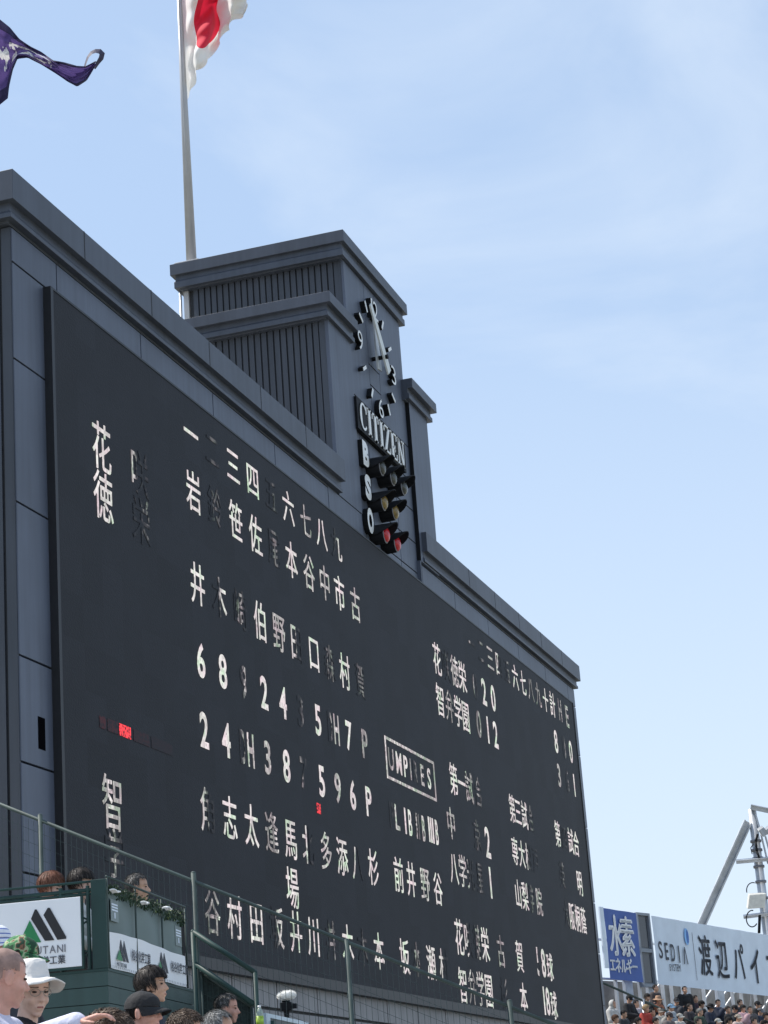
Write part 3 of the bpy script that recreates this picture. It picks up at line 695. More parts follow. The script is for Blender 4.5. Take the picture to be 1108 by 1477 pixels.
def purP(s, t):
    a = poly_at(TOPL, s); b = poly_at(BOTL, s)
    x = a[0]+(b[0]-a[0])*t; y = a[1]+(b[1]-a[1])*t
    dp = 0.06*math.sin(47*s+9*t)+0.05*math.sin(31*t-12*s)+0.16*math.sin(13*s+5*t)+0.10*math.sin(8*t+20*s)+0.22*math.sin(PI*t)*(1-s)
    return at(x+1.5*math.sin(9*t+6*s), y+1.2*math.sin(14*s), DP+dp)
pf = cloth('purple_banner', M['purple'], purP, 90, 22)
tag(pf, 'long purple pennant with white writing streaming twisted in the wind', 'flag')
M['ribbon'] = mat('dark purple ribbon', (0.03, 0.025, 0.06), 0.7)
rb = MB(); RP = [(122, 97), (124, 90), (127, 82), (132, 76), (138, 73.5), (144, 74), (147.5, 77.5), (146, 84), (141, 91), (136, 99)]
wa = (1.2, 1.3, 1.6, 2.2, 2.8, 3.6, 4.0, 3.6, 2.6, 2.0); rv = []
for i, (xa, ya) in enumerate(RP):
    (xp, yp), (xq, yq) = RP[max(0, i-1)], RP[min(len(RP)-1, i+1)]
    tx_, ty_ = xq-xp, yq-yp; l_ = math.hypot(tx_, ty_); nx_, ny_ = -ty_/l_, tx_/l_
    rv += [at(xa+nx_*wa[i], ya+ny_*wa[i], DP-0.05), at(xa-nx_*wa[i], ya-ny_*wa[i], DP+0.07)]
rb.add(rv, [(2*i, 2*i+1, 2*i+3, 2*i+2) for i in range(len(RP)-1)])
rb.build('ribbon_loop', M['ribbon'], pf, fix=False)
p0 = at(-72, 160, DP)
kind_pole = thing('flagpole', 'thin grey pole outside the frame carrying the purple pennant', 'flagpole', (p0.x, p0.y, 12.9))
MB().tube((p0.x, p0.y, 13.0), (p0.x, p0.y, p0.z+3.2), 0.06, 0.03, 12).build('pole', M['pole'], kind_pole, smooth=True)

# ================================================================== CAMERA BOOTH IN THE NEAR STAND (turned 7.7 degrees)
AX = Vector((0.991, 0.134, 0)).normalized(); AY = Vector((-0.134, 0.991, 0)).normalized(); UZ = Vector((0, 0, 1))
BC = at(152, 1400, 16.5); FB = 0.8+0.0
def lb(a, b, z): return Vector((BC.x, BC.y, 0))+AX*a+AY*b+UZ*z
def lbox(mb, a0, a1, b0, b1, z0, z1):
    vs = [lb(a, b, z) for z in (z0, z1) for b in (b0, b1) for a in (a0, a1)]
    return mb.add(vs, [(0, 2, 3, 1), (4, 5, 7, 6), (0, 1, 5, 4), (2, 6, 7, 3), (0, 4, 6, 2), (1, 3, 7, 5)])
BO = thing('camera_booth', 'dark green boarded booth with an open rail top in the near stand', 'booth', lb(1.1, 0.9, -0.8))
wl = MB(); z = 1.605
for dz in (0.115, 0.13, 0.17, 0.25, 0.4, 0.6, 0.7): lbox(wl, 0.0, 2.42, -0.03, 0.0, z-dz+0.006, z); lbox(wl, -0.03, 0.0, -0.03, 3.2, z-dz+0.006, z); z -= dz
wl.build('wall_board', M['greenwall'], BO)
lbox(lbox(MB(), 0.0, 2.42, 0.002, 0.04, -0.75, 1.60), 0.002, 0.04, 0.04, 3.2, -0.75, 1.60).build('wall_backing', M['dark'], BO)
lbox(lbox(MB(), -0.035, 2.43, -0.035, 0.04, 1.606, 1.625), -0.035, 0.04, 0.041, 3.2, 1.606, 1.625).build('wall_cap', M['green'], BO)
lbox(MB(), -0.03, 0.035, -0.03, 0.09, 1.626, 2.31).build('corner_post', M['green'], BO, bevel=0.004)
gp = MB(); NP = 26
gp.grid(lambda s, t: lb(0.05+2.12*s, -0.012+0.012*math.sin(s*17+t*3), 1.63+0.60*t), NP, 6)
gp.build('side_sheet', M['greenp'], BO, smooth=True, fix=False)
for a, zt in ((0.10, 2.17), (1.93, 2.14)):
    pl = MB(); pl.add([lb(a, -0.027, zt-0.17), lb(a+0.2, -0.027, zt-0.17), lb(a+0.2, -0.027, zt), lb(a, -0.027, zt)], [(0, 1, 2, 3)])
    pq = pl.build('notice_sheet', mat('pale green notice', (0.20, 0.25, 0.25), 0.6), BO, fix=False)
    tx = MB()
    for k in range(3): tx.add([lb(a+0.02, -0.029, zt-0.045-k*0.022), lb(a+0.18, -0.029, zt-0.045-k*0.022), lb(a+0.18, -0.029, zt-0.032-k*0.022), lb(a+0.02, -0.029, zt-0.032-k*0.022)], [(0, 1, 2, 3)])
    tx.add([lb(a+0.085, -0.029, zt-0.145), lb(a+0.115, -0.029, zt-0.145), lb(a+0.115, -0.029, zt-0.10), lb(a+0.085, -0.029, zt-0.10)], [(0, 1, 2, 3)])
    tx.build('notice_print', M['banpale'], pq, fix=False)
gr_ = MB()
gr_.path([lb(0, -0.03, 2.33), lb(2.26, -0.03, 2.33)], 0.010)
for a in (0.012, 0.76, 1.52, 2.26): gr_.tube(lb(a, -0.03, 1.63), lb(a, -0.03, 2.33), 0.008)
gr_.build('guard_rail', M['railgrey'], BO, smooth=True)
lbox(MB(), 2.17, 2.24, -0.02, 0.05, 1.626, 2.28).build('end_post', M['black'], BO)
lt = MB(); 
for b in (0.12, 0.34): lt.tube(lb(-0.01, b, 1.63), lb(-0.01, b, 2.27), 0.016, 0.016, 6)
lt.tube(lb(0.28, 0.15, 1.63), lb(0.28, 0.15, 2.27), 0.014, 0.014, 6)
for k in range(5):
    z0 = 1.63+0.125*k; lt.tube(lb(-0.01, 0.12 if k % 2 else 0.34, z0), lb(-0.01, 0.34 if k % 2 else 0.12, z0+0.125), 0.008, 0.008, 5)
lt.build('lattice_frame', M['green'], BO)
rl = MB(); 
for zz, r in ((2.235, 0.016), (2.30, 0.010), (2.205, 0.012)): rl.path([lb(-0.01, 0.06, zz), lb(-0.01, 3.1, zz)], r)
for k in range(20): rl.tube(lb(-0.01, 0.35+0.14*k, 2.205), lb(-0.01, 0.42+0.14*k, 2.235), 0.006, 0.006, 5)
for b in (1.2, 2.2, 3.1): rl.tube(lb(-0.01, b, 1.62), lb(-0.01, b, 2.30), 0.016)
rl.build('front_rail', M['green'], BO, smooth=True)
# ivy garland along the top
iv = MB(); random.seed(3)
def leaf(c, d, l, wd):
    e = d.orthogonal().normalized(); e = Matrix.Rotation(random.uniform(0, 6.28), 3, d) @ e
    iv.mi = 1 if random.random() < 0.03 else 0
    iv.add([c, c+d*l*0.5+e*l*wd, c+d*l, c+d*l*0.5-e*l*wd], [(0, 1, 2, 3)])
for k in range(38):                                                # a row of hanging tufts
    a = 0.04+2.12*k/37+random.uniform(-0.01, 0.01); top = 2.265-0.03*k/37; ln = random.uniform(0.05, 0.095)
    for i in range(30):
        f = random.random(); c = lb(a+random.gauss(0, 0.014*(1-0.6*f)), -0.04+random.uniform(-0.02, 0.015), top-ln*f+0.01)
        leaf(c, Vector((random.gauss(0, .3), random.gauss(0, .3), -1)).normalized(), random.uniform(0.016, 0.034), 0.2)
for i in range(500):
    c = lb(0.03+2.14*random.random(), -0.035+random.uniform(-0.025, 0.02), 0); c.z = 2.262+random.gauss(0, 0.012)
    leaf(c, Vector((random.gauss(0, 1), random.gauss(0, 1), random.gauss(0, .5))).normalized(), random.uniform(0.014, 0.03), 0.3)
tag(iv.build('ivy_garland', [M['plant'], M['plantlight']], fix=False), 'dark green plastic ivy garland hanging along the booth top', 'garland')
# white things lying on the rail
def towel(x, y, d, wd, seed, label):
    random.seed(seed); c = at(x, y, d); mb = MB()
    mb.grid(lambda s, t: c+AX*(wd*(s-0.5))+AY*(0.05*(t-0.5))+UZ*(0.006*math.sin(s*7+seed)+0.007*math.sin(t*PI)*(0.6+0.4*math.sin(s*11))), 16, 8)
    o = mb.build('towel', mat('white towel cloth', (0.72, 0.73, 0.72), 0.9, 20, 0.1), smooth=True, fix=False); sd = o.modifiers.new('thickness', 'SOLIDIFY'); sd.thickness = 0.012
    tag(o, label, 'towel', 'white towels lying on the booth rail')
towel(166, 1285, 16.55, 0.15, 1, 'largest white towel, lying on the ivy beside the booth corner post')
towel(209, 1302, 17.0, 0.10, 2, 'small flat white towel on the ivy right below the grey haired man')
towel(241, 1309, 17.2, 0.14, 5, 'crumpled white towel draped over the booth rail at its far end')

# sponsor sign on the booth's left face
def sign_plane(o, ax, ay): return Vector(o), Vector(ax), Vector(ay)
sg = thing('sponsor_sign', 'white sign with a green triangle and two black slanted bars', 'sign', lb(-0.045, 1.4, 1.655))
sgm = MB(); lbox(sgm, -0.06, -0.035, 0.165, 2.62, 1.655, 2.185); sgm.build('sign_board', M['signw'], sg, bevel=0.004)
fr_ = MB(); lbox(fr_, -0.062, -0.03, 0.15, 2.63, 1.635, 1.654); lbox(fr_, -0.062, -0.03, 0.15, 0.164, 1.654, 2.19); fr_.build('sign_frame', M['green'], sg)
def spt(u, v, off=0.0625): return lb(-off, 0.165-u, v)                  # u runs to the right as seen from the lens (negative = left)
SO = lb(-0.0635, 0, 0); SAX = -AY; SAY = UZ
def spoly(mb, pts, th=0.003):                                      # pts = photo pixels on the sign face
    P = [on_plane(x, y, SO, AY) for x, y in pts]; n = len(P); nn = -AX
    vs = P+[p+nn*th for p in P]
    mb.add(vs, [tuple(range(n)), tuple(range(n, 2*n))]+[(i, (i+1) % n, n+(i+1) % n, n+i) for i in range(n)])
lg = MB()
spoly(lg, [(45, 1325.5), (50.5, 1311.8), (53, 1311.8), (78.5, 1356), (65, 1357)]); spoly(lg, [(63, 1320), (69, 1309.5), (72, 1309.5), (95.5, 1351), (95.5, 1354), (83, 1355.5)])
lg.build('logo_bar', M['signblack'], sg, fix=False)
lg = MB(); spoly(lg, [(28, 1360.5), (43, 1327.5), (59.5, 1359)]); lg.build('logo_triangle', M['signgreen'], sg, fix=False)
def put3(mb, c, o, ax, ay, u, z, w, h, k, depth=0.0, dvec=None):
    for a, b in ((-k, -k*0.6), (k, -k*0.6), (0, k)): put(mb, c, o, ax, ay, u+a, z+b, w, h, 0.0, depth=depth+abs(a)*0.05, dvec=dvec)
def line(s, mb, P0, ax, ay, x0, zc, h, sq=0.92, bold=0.0, gap=0.12, cjk=False, depth=0.003, nrm=None, side=None):
    x = x0
    for c in s:
        if c == ' ': x += h*0.4; continue
        if nrm is None: depth = 0
        if cjk: wd = h*sq; put(mb, c, P0, ax, ay, x+wd/2, zc, wd, h, bold, depth=depth, dvec=nrm, side=side); x += wd*(1+gap)
        else:
            b_ = glyph(c, bold)[2]; k = h/(0.70); wd = (b_[1]-b_[0])*k*sq
            put(mb, c, P0, ax, ay, x+wd/2, zc, wd, h, bold, em=False, depth=depth, dvec=nrm, side=side); x += wd+h*gap
    return x
def sx(px, py): p = on_plane(px, py, SO, AY); return (p-SO).dot(SAX), p.z
u1, z1 = sx(94.5, 1368); u0, _ = sx(52, 1373)
lg = MB(); hh = 0.058
tw = line('MATSUTANI', MB(), SO, SAX, SAY, 0, 0, hh, 0.9, 0.0, 0.2)
line('MATSUTANI', lg, SO, SAX, SAY, u1-tw+hh*0.2, z1+0.003, hh, 0.9, 0.0, 0.2, nrm=-AX)
lg.build('sign_lettering', M['signgrey'], sg, fix=False)
u1, z1 = sx(94.5, 1383); lg = MB(); hh = 0.072
line('松谷化学工業', lg, SO, SAX, SAY, u1-6*hh*0.9*1.02, z1, hh, 0.9, 0.008, 0.03, True, nrm=-AX)
lg.build('sign_lettering', M['bandark'], sg, fix=False)

# white cloth band with the same logo, twice, under the grey green sheet
cb_ = thing('cloth_banner', 'white cloth band with two small green and black logos along the booth front', 'banner', lb(1.1, -0.03, 1.63))
bm_ = MB(); bm_.grid(lambda s, t: lb(0.045+2.14*s, -0.034+0.006*math.sin(s*23+2*t), 1.632+(0.275)*t+0.012*math.sin(s*5)*t), 40, 4)
bm_.build('banner_cloth', M['banwhite'], cb_, smooth=True, fix=False)
BP = lb(0, -0.045, 0)
def bpoly(mb, pts):
    P = [lb(a, -0.043, z) for a, z in pts]; mb.add(P, [tuple(range(len(P)))])
for a in (0.17, 1.30):
    lg = MB(); s_ = 1.0
    for q in (0.0, 0.085): bpoly(lg, [(a+0.09+q, 1.80), (a+0.115+q, 1.865), (a+0.125+q, 1.865), (a+0.235+q, 1.705), (a+0.175+q, 1.705)])
    lg.build('logo_bar', M['bandark'], cb_, fix=False)
    lg = MB(); bpoly(lg, [(a, 1.705), (a+0.082, 1.79), (a+0.155, 1.705)]); lg.build('logo_triangle', M['signgreen'], cb_, fix=False)
    lg = MB(); line('松谷化学工業', lg, BP, AX, UZ, a+0.40, 1.775, 0.095, 0.92, 0.012, 0.0, True, depth=0.001, nrm=-AY)
    line('MATSUTANI', lg, BP, AX, UZ, a-0.01, 1.672, 0.032, 1.0, 0.0, 0.12, depth=0.001, nrm=-AY)
    lg.build('banner_lettering', M['bandark'], cb_, fix=False)
ck = MB()
for i in range(44): ck.add([lb(0.06+i*0.049, -0.042, 1.636), lb(0.068+i*0.049, -0.042, 1.636), lb(0.072+i*0.049, -0.042, 1.655), lb(0.064+i*0.049, -0.042, 1.655)], [(0, 1, 2, 3)])
ck.build('lacing', M['bandark'], cb_, fix=False)

# ================================================================== STAIR RAIL, MESH FENCE AND GATE
RP0 = at(281, 1343, 19.5)
def rp(x, y): return on_plane(x, y, RP0, AY)
ra, rb2 = rp(0, 1160), rp(735, 1452)
RD = (rb2-ra).normalized()
r_a = ra-RD*2.0; r_b = rb2+RD*1.2
RL = thing('stair_rail', 'long sloping grey green pipe rail with wire mesh crossing below the scoreboard', 'railing', (RP0.x, RP0.y, 0.8))
MB().tube(r_a, r_b, 0.017, 0.017, 12).build('top_rail', M['railgrey'], RL, smooth=True)
for px_, py_ in ((58, 1176), (279, 1259), (500, 1356), (735, 1444)):
    p = rp(px_, py_); q = 0.024
    MB().tube((p.x, p.y, -1.3), (p.x, p.y, p.z), q, q, 12).ell((p.x, p.y, p.z), q, q, 0.015).build('rail_post', M['railgrey'], RL, smooth=True)
hz = Vector((RD.x, RD.y, 0)).normalized(); slope = RD.z/math.hypot(RD.x, RD.y); LL = (Vector((r_b.x, r_b.y, 0))-Vector((r_a.x, r_a.y, 0))).length
wm = MB(); k = 0
while k*0.052 < LL:
    s = k*0.052; p = Vector((r_a.x, r_a.y, 0))+hz*s; zt = r_a.z+slope*s-0.03
    wm.tube((p.x, p.y, zt-1.6), (p.x, p.y, zt), 0.0021, 0.0021, 4, False); k += 1
for j in range(1, 13):
    dz = 0.125*j; wm.tube(r_a-UZ*dz, r_b-UZ*dz, 0.0021, 0.0021, 4, False)
wm.build('wire_mesh', M['wire'], RL)
# green gate at the foot of the stairs
GT = thing('stair_gate', 'dark green pipe gate with a netted panel and two sloping bars', 'gate', (RP0.x, RP0.y, 0.8))
ga, gb, gc, gd = rp(281, 1345), rp(370, 1403), rp(284, 1391), rp(369, 1449)
q = -AX*0.06
MB().tube(ga+q, gb+q, 0.024, 0.024, 12).ell(gb+q, 0.024, 0.024, 0.024).ell(ga+q, 0.024, 0.024, 0.024).build('top_bar', M['green'], GT, smooth=True)
MB().tube(gc+q, gd+q, 0.024, 0.024, 12).build('middle_bar', M['green'], GT, smooth=True)
for p in (ga, gb): MB().tube((p.x+q.x, p.y+q.y, 0.0), p+q, 0.024, 0.024, 12).build('gate_post', M['green'], GT, smooth=True)
ia, ib = rp(290, 1402), rp(363, 1452)
ifr = MB().path([Vector((ia.x, ia.y, 0.3)), ia, ib, Vector((ib.x, ib.y, 0.3))], 0.014).build('inner_frame', M['railgrey'], GT, smooth=True)
MB().add([(ia.x+0.02, ia.y, 0.3), ia+AX*0.02, ib+AX*0.02, (ib.x+0.02, ib.y, 0.3)], [(0, 1, 2, 3)]).build('net_panel', mat('dark green netting', (0.018, 0.034, 0.032), 0.8, 40, 0.5), GT, fix=False)

# camcorder on its tripod
cc = at(413, 1452, 20.5)
CM = thing('camcorder', 'black video camera with a fluffy white microphone cover on a tripod', 'camera', (cc.x, cc.y, -1.2))
MB().obox(cc+UZ*0.0, AY, AX, UZ, 0.055, 0.035, 0.04).obox(cc+AY*-0.08, AY, AX, UZ, 0.024, 0.024, 0.024).obox(cc+UZ*0.05-AY*0.0, AY, AX, UZ, 0.04, 0.008, 0.008).build('camera_body', M['black'], CM, bevel=0.006)
fz = MB(); mc = cc+UZ*0.105-AY*0.01; fz.ell(mc, 0.04, 0.09, 0.042)
for i in range(900):
    u = random.uniform(-1, 1); a = random.uniform(0, 6.283); r = math.sqrt(1-u*u); n_ = Vector((r*math.cos(a), u, r*math.sin(a)))
    p = mc+Vector((0.04*n_.x, 0.09*n_.y, 0.042*n_.z)); e = n_.orthogonal().normalized()*0.003; d = (n_+Vector((random.gauss(0, .4), random.gauss(0, .4), random.gauss(-.2, .4)))).normalized()*0.016
    fz.add([p-e, p+e, p+d], [(0, 1, 2)])
fz.build('microphone_cover', mat('white fur', (0.75, 0.75, 0.72), 0.95), CM, fix=False)
MB().tube(cc-UZ*0.04, cc-UZ*0.16, 0.03, 0.02, 8).tube(cc-UZ*0.1, cc-UZ*0.16+AY*0.16-UZ*0.05, 0.008, 0.008, 6).build('tripod_head', M['black'], CM)
for k in range(3):
    a = 2*PI*k/3+0.4; MB().tube(cc-UZ*0.16, Vector((cc.x+0.4*math.cos(a), cc.y+0.4*math.sin(a), -1.2)), 0.014, 0.01, 8).build('tripod_leg', M['black'], CM, smooth=True)
# framed board standing before the camera
fb0 = at(384, 1461, 19.0)
FBT = thing('framed_board', 'dark board in a pale blue frame below the video camera', 'board', (fb0.x+0.7, fb0.y, -1.2))
def fbp(a, z): return fb0+AX*a+AY*(-0.02*a)+UZ*z
def fbb(mb, a0, a1, z0, z1, d0, d1):
    vs = [fbp(a, z)+AY*d for d in (d0, d1) for z in (z0, z1) for a in (a0, a1)]
    mb.add(vs, [(0, 2, 3, 1), (4, 5, 7, 6), (0, 1, 5, 4), (2, 6, 7, 3), (0, 4, 6, 2), (1, 3, 7, 5)]); return mb
pb = mat('pale blue frame', (0.45, 0.56, 0.64), 0.4)
f_ = MB(); fbb(f_, 0, 1.6, -0.035, 0.0, 0, 0.05); fbb(f_, 0, 0.14, -1.0, -0.035, 0, 0.05); fbb(f_, 1.5, 1.6, -1.0, -0.035, 0, 0.05); f_.build('frame', pb, FBT)
f_ = MB(); fbb(f_, 0.14, 1.5, -1.0, -0.035, 0.01, 0.04); f_.build('board_panel', mat('dark teal board', (0.03, 0.05, 0.055), 0.5), FBT)
f_ = MB(); fbb(f_, 0.14, 0.22, -1.0, -0.06, -0.03, 0.0); f_.build('edge_post', M['green'], FBT)
f_ = MB()
for a in (0.1, 1.5): f_.tube(fbp(a, -1.0)+AY*0.02, Vector((fbp(a, 0).x, fbp(a, 0).y, -1.2)), 0.03, 0.03, 8)
f_.build('board_leg', M['green'], FBT)
# drinks bottle on a ledge by the gate
bc = at(375, 1470, 18.2)
BT = thing('drink_bottle', 'clear plastic bottle with a bright green label standing by the gate post', 'bottle', (bc.x, bc.y, bc.z-0.11))
def lathe(c, prof, n=16):
    mb = MB(); vs = []; fs = []
    for r, z in prof:
        for i in range(n): vs.append((c.x+r*math.cos(2*PI*i/n), c.y+r*math.sin(2*PI*i/n), c.z+z))
    for j in range(len(prof)-1):
        for i in range(n): fs.append((j*n+i, j*n+(i+1) % n, (j+1)*n+(i+1) % n, (j+1)*n+i))
    fs += [tuple(reversed(range(n))), tuple(range((len(prof)-1)*n, len(prof)*n))]
    mb.add(vs, fs); return mb
gm = mat('clear bottle plastic', (0.62, 0.72, 0.66), 0.12); gm.node_tree.nodes['Principled BSDF'].inputs['Transmission Weight'].default_value = 0.6
lathe(bc, [(0.028, -0.11), (0.032, -0.10), (0.032, 0.03), (0.030, 0.05), (0.020, 0.08), (0.013, 0.092)]).build('bottle_body', gm, BT, smooth=True)
lathe(bc, [(0.0328, -0.085), (0.0328, 0.025)]).build('bottle_label', mat('lime label', (0.35, 0.52, 0.05), 0.5, 30, 0.4), BT, smooth=True)
lathe(bc, [(0.0145, 0.092), (0.0145, 0.112)]).build('bottle_cap', M['white'], BT, smooth=True)
tag(MB().box(bc.x-0.25, bc.x+0.25, bc.y-0.25, bc.y+0.25, bc.z-0.15, bc.z-0.11).tube((bc.x, bc.y, -0.2), (bc.x, bc.y, bc.z-0.15), 0.04).build('shelf', M['green'], None), 'small dark green shelf under the drinks bottle by the gate', 'shelf')

# ================================================================== FAR STAND ON THE RIGHT
BD = Vector((0.946, -0.326, 0)).normalized(); BN = Vector((-0.326, -0.946, 0)).normalized()       # along the stand / down towards the field
d_ = ray(865, 1308); BP0 = d_*(72/math.hypot(d_.x, d_.y)); BP0 = Vector((BP0.x, BP0.y, 0))
def fs_(a, n, z): return BP0+BD*a+BN*n+UZ*z
def fbox(mb, a0, a1, n0, n1, z0, z1):
    vs = [fs_(a, n, z) for z in (z0, z1) for n in (n0, n1) for a in (a0, a1)]
    return mb.add(vs, [(0, 2, 3, 1), (4, 5, 7, 6), (0, 1, 5, 4), (2, 6, 7, 3), (0, 4, 6, 2), (1, 3, 7, 5)])
def fxy(x, y, n):                                                   # photo pixel to the vertical plane n metres in front of the banner line
    p = on_plane(x, y, BP0+BN*n, BD); q = p-BP0; return q.dot(BD), p.z
T0 = 4.0
tt = MB()
for k in range(14): fbox(tt, -6, 40, 1.2+0.85*k, 2.05+0.85*k, -8, T0-0.42*k)
fbox(tt, -6, 40, -4, 1.2, -8, T0+0.1)
kind(tt.build('far_terrace', M['concrete']), 'structure')
bw = thing('back_wall', 'pale grey frame and wall at the back of the far stand under the banners', 'wall', fs_(10, -0.5, 4.1))
x_ = MB(); fbox(x_, -6, 40, -1.6, -1.5, 4.1, 5.75); x_.build('wall_sheet', mat('weathered grey wall', (0.20, 0.19, 0.18), 0.8, 1.3, 0.55), bw)
a = -0.2; random.seed(11)
while a < 14:
    x_ = MB(); fbox(x_, a, a+0.10, -0.35, -0.25, 4.1, 5.6); x_.build('wall_post', M['steel'], bw)
    if random.random() < 0.6: x_ = MB(); x_.tube(fs_(a+0.1, -0.4, 5.6), fs_(a+random.choice((-.7, .75, 1.1)), -1.3, 4.2), 0.035, 0.035, 6); x_.build('wall_brace', M['steel'], bw)
    a += random.uniform(0.55, 1.3)
for a in (1.55, 3.1, 5.6, 8.1):
    x_ = MB(); fbox(x_, a, a+0.5, -0.34, -0.22, 4.1, 5.6); x_.build('wall_column', mat('pale blue grey column', (0.38, 0.42, 0.48), 0.6), bw)
x_ = MB(); fbox(x_, -2, 16, -0.30, -0.18, 6.9, 6.96); fbox(x_, -2, 40, -0.30, -0.18, 5.6, 5.66); x_.build('wall_beam', M['steel'], bw)
# blue banner
def banner(label, x0, x1, zt0, zt1, zb0, zb1, mt, sag=0.015):
    t = thing('advertising_banner', label, 'banner', fs_((x0+x1)/2, 0, zb0))
    b = MB(); b.grid(lambda s, v: fs_(x0+(x1-x0)*s, 0.02*math.sin(s*(x1-x0)*2.1+v*2)*math.sin(PI*v)+0.015*math.sin(s*(x1-x0)*5)*v, (zb0+(zb1-zb0)*s)*(1-v)+(zt0+(zt1-zt0)*s)*v), int(12*(x1-x0)), 6)
    b.build('banner_cloth', mt, t, smooth=True, fix=False); return t
ZT = lambda a: 7.97-0.034*a
b1 = banner('blue banner with large white Japanese characters beside the scoreboard edge', 0.22, 2.42, 7.96, 7.90, 5.60, 5.53, M['banblue'])
FO = BP0+BN*0.035
lg = MB()
for c, xp, yp in (('水', 888.5, 1349), ('素', 905.0, 1351)):
    u, z = fxy(xp, yp, 0.035); put3(lg, c, FO, BD, UZ, u, z, 0.96, 1.46, 0.026, depth=0.004, dvec=BN)
for i, c in enumerate('エネルギー'):
    u, z = fxy(884+i*8.0, 1391.5+i*0.8, 0.035); put3(lg, c, FO, BD, UZ, u, z, 0.40, 0.54, 0.012, depth=0.004, dvec=BN)
lg.build('banner_lettering', M['banwhite'], b1, fix=False)
x_ = MB(); fbox(x_, -0.06, 0.2, -0.03, 0.02, 5.95, 7.99); tag(x_.build('edge_strip', M['banpale']), 'narrow pale strip hanging beside the blue banner', 'banner')
# louvred window unit between the banners
wn_ = thing('window_unit', 'dark grey two pane window unit between the blue and pale banners', 'window', fs_(2.95, 0, 5.5))
x_ = MB(); fbox(x_, 2.50, 3.40, -0.22, -0.12, 5.4, 7.93); x_.build('window_back', mat('window unit grey', (0.17, 0.19, 0.22), 0.5), wn_)
x_ = MB()
for z0, z1 in ((5.40, 5.50), (6.58, 6.70), (7.85, 7.94)): fbox(x_, 2.50, 3.40, -0.119, -0.03, z0, z1)
for a0, a1 in ((2.50, 2.58), (3.30, 3.40)):
    for z0, z1 in ((5.5, 6.58), (6.70, 7.85)): fbox(x_, a0, a1, -0.119, -0.03, z0, z1)
x_.build('window_frame', mat('window frame grey', (0.22, 0.25, 0.29), 0.5), wn_)
for z0, z1 in ((5.56, 6.52), (6.76, 7.80)):
    x_ = MB(); fbox(x_, 2.66, 3.24, -0.119, -0.10, z0, z1); x_.build('window_pane', M['glassdark'], wn_)
b2 = banner('long pale blue banner with black pipe maker lettering over the far crowd', 3.44, 16.5, 7.86, 7.42, 5.50, 5.12, M['banpale'])
lg = MB(); u0, z0 = fxy(950, 1368.5, 0.035); u1, z1 = fxy(993, 1381, 0.035); hh = 0.60
x = u0
for i, c in enumerate('SEDIA'):
    u, z = fxy(953+i*8.9, 1370+i*2.1, 0.035)
    if c == 'A': c = 'Λ'
    put(lg, c, FO, BD, UZ, u, z, 0.12 if c == 'I' and False else {'S': 0.27, 'E': 0.22, 'D': 0.28, 'I': 0.07, 'Λ': 0.32}[c], hh, 0.012, em=False, depth=0.004, dvec=BN)
u, z = fxy(966, 1394, 0.035)
line('SYSTEM', lg, FO, BD, UZ, u, z-0.03, 0.24, 0.62, 0.0, 0.12, depth=0.004, nrm=BN)
for i, c in enumerate('渡辺パイプ'):
    u, z = fxy(1017.5+i*24.2, 1378+i*5.0, 0.035); put3(lg, c, FO, BD, UZ, u, z, 0.95, 1.56, 0.014, depth=0.004, dvec=BN)
lg.build('banner_lettering', M['bandark'], b2, fix=False)
lg = MB(); ua, za = fxy(998, 1345, 0.03); ub, zb = fxy(1006, 1414, 0.03); fbox(lg, ua, ua+0.02, 0.028, 0.032, zb, za); lg.build('banner_rule', M['signgrey'], b2)
lg = MB(); u, z = fxy(991, 1351, 0.035); lg.prism([(0.16*math.cos(q*PI/8), 0.30*math.sin(q*PI/8)) for q in range(16)], fs_(u-0.02, 0.033, z), BD, UZ, 0.003, BN); lg.build('logo_oval', mat('logo light blue', (0.25, 0.50, 0.85), 0.6), b2)
lg = MB(); lg.prism([(0.09*math.cos(q*PI/8), 0.24*math.sin(q*PI/8)) for q in range(16)], fs_(u+0.03, 0.037, z), BD, UZ, 0.003, BN); lg.build('logo_oval', mat('logo deep blue', (0.06, 0.16, 0.45), 0.6), b2)
# rail in front of the far seats
u0, z0 = fxy(868, 1417, 3.0); u1, z1 = fxy(1006, 1478, 3.0)
fr_ = thing('stand_rail', 'thin grey handrail sloping down in front of the far crowd', 'railing', fs_(u0, 3.0, 2.8))
MB().tube(fs_(u0-0.6, 3.0, z0+(z0-z1)/(u1-u0)*0.6), fs_(u1+1, 3.0, z1-(z0-z1)/(u1-u0)*1.0), 0.035, 0.035, 10).build('handrail', M['railgrey'], fr_, smooth=True)
u, z = fxy(927, 1441, 3.0); MB().tube(fs_(u, 3.0, 2.5), fs_(u, 3.0, z), 0.05, 0.05, 10).build('rail_post', M['steel'], fr_, smooth=True)

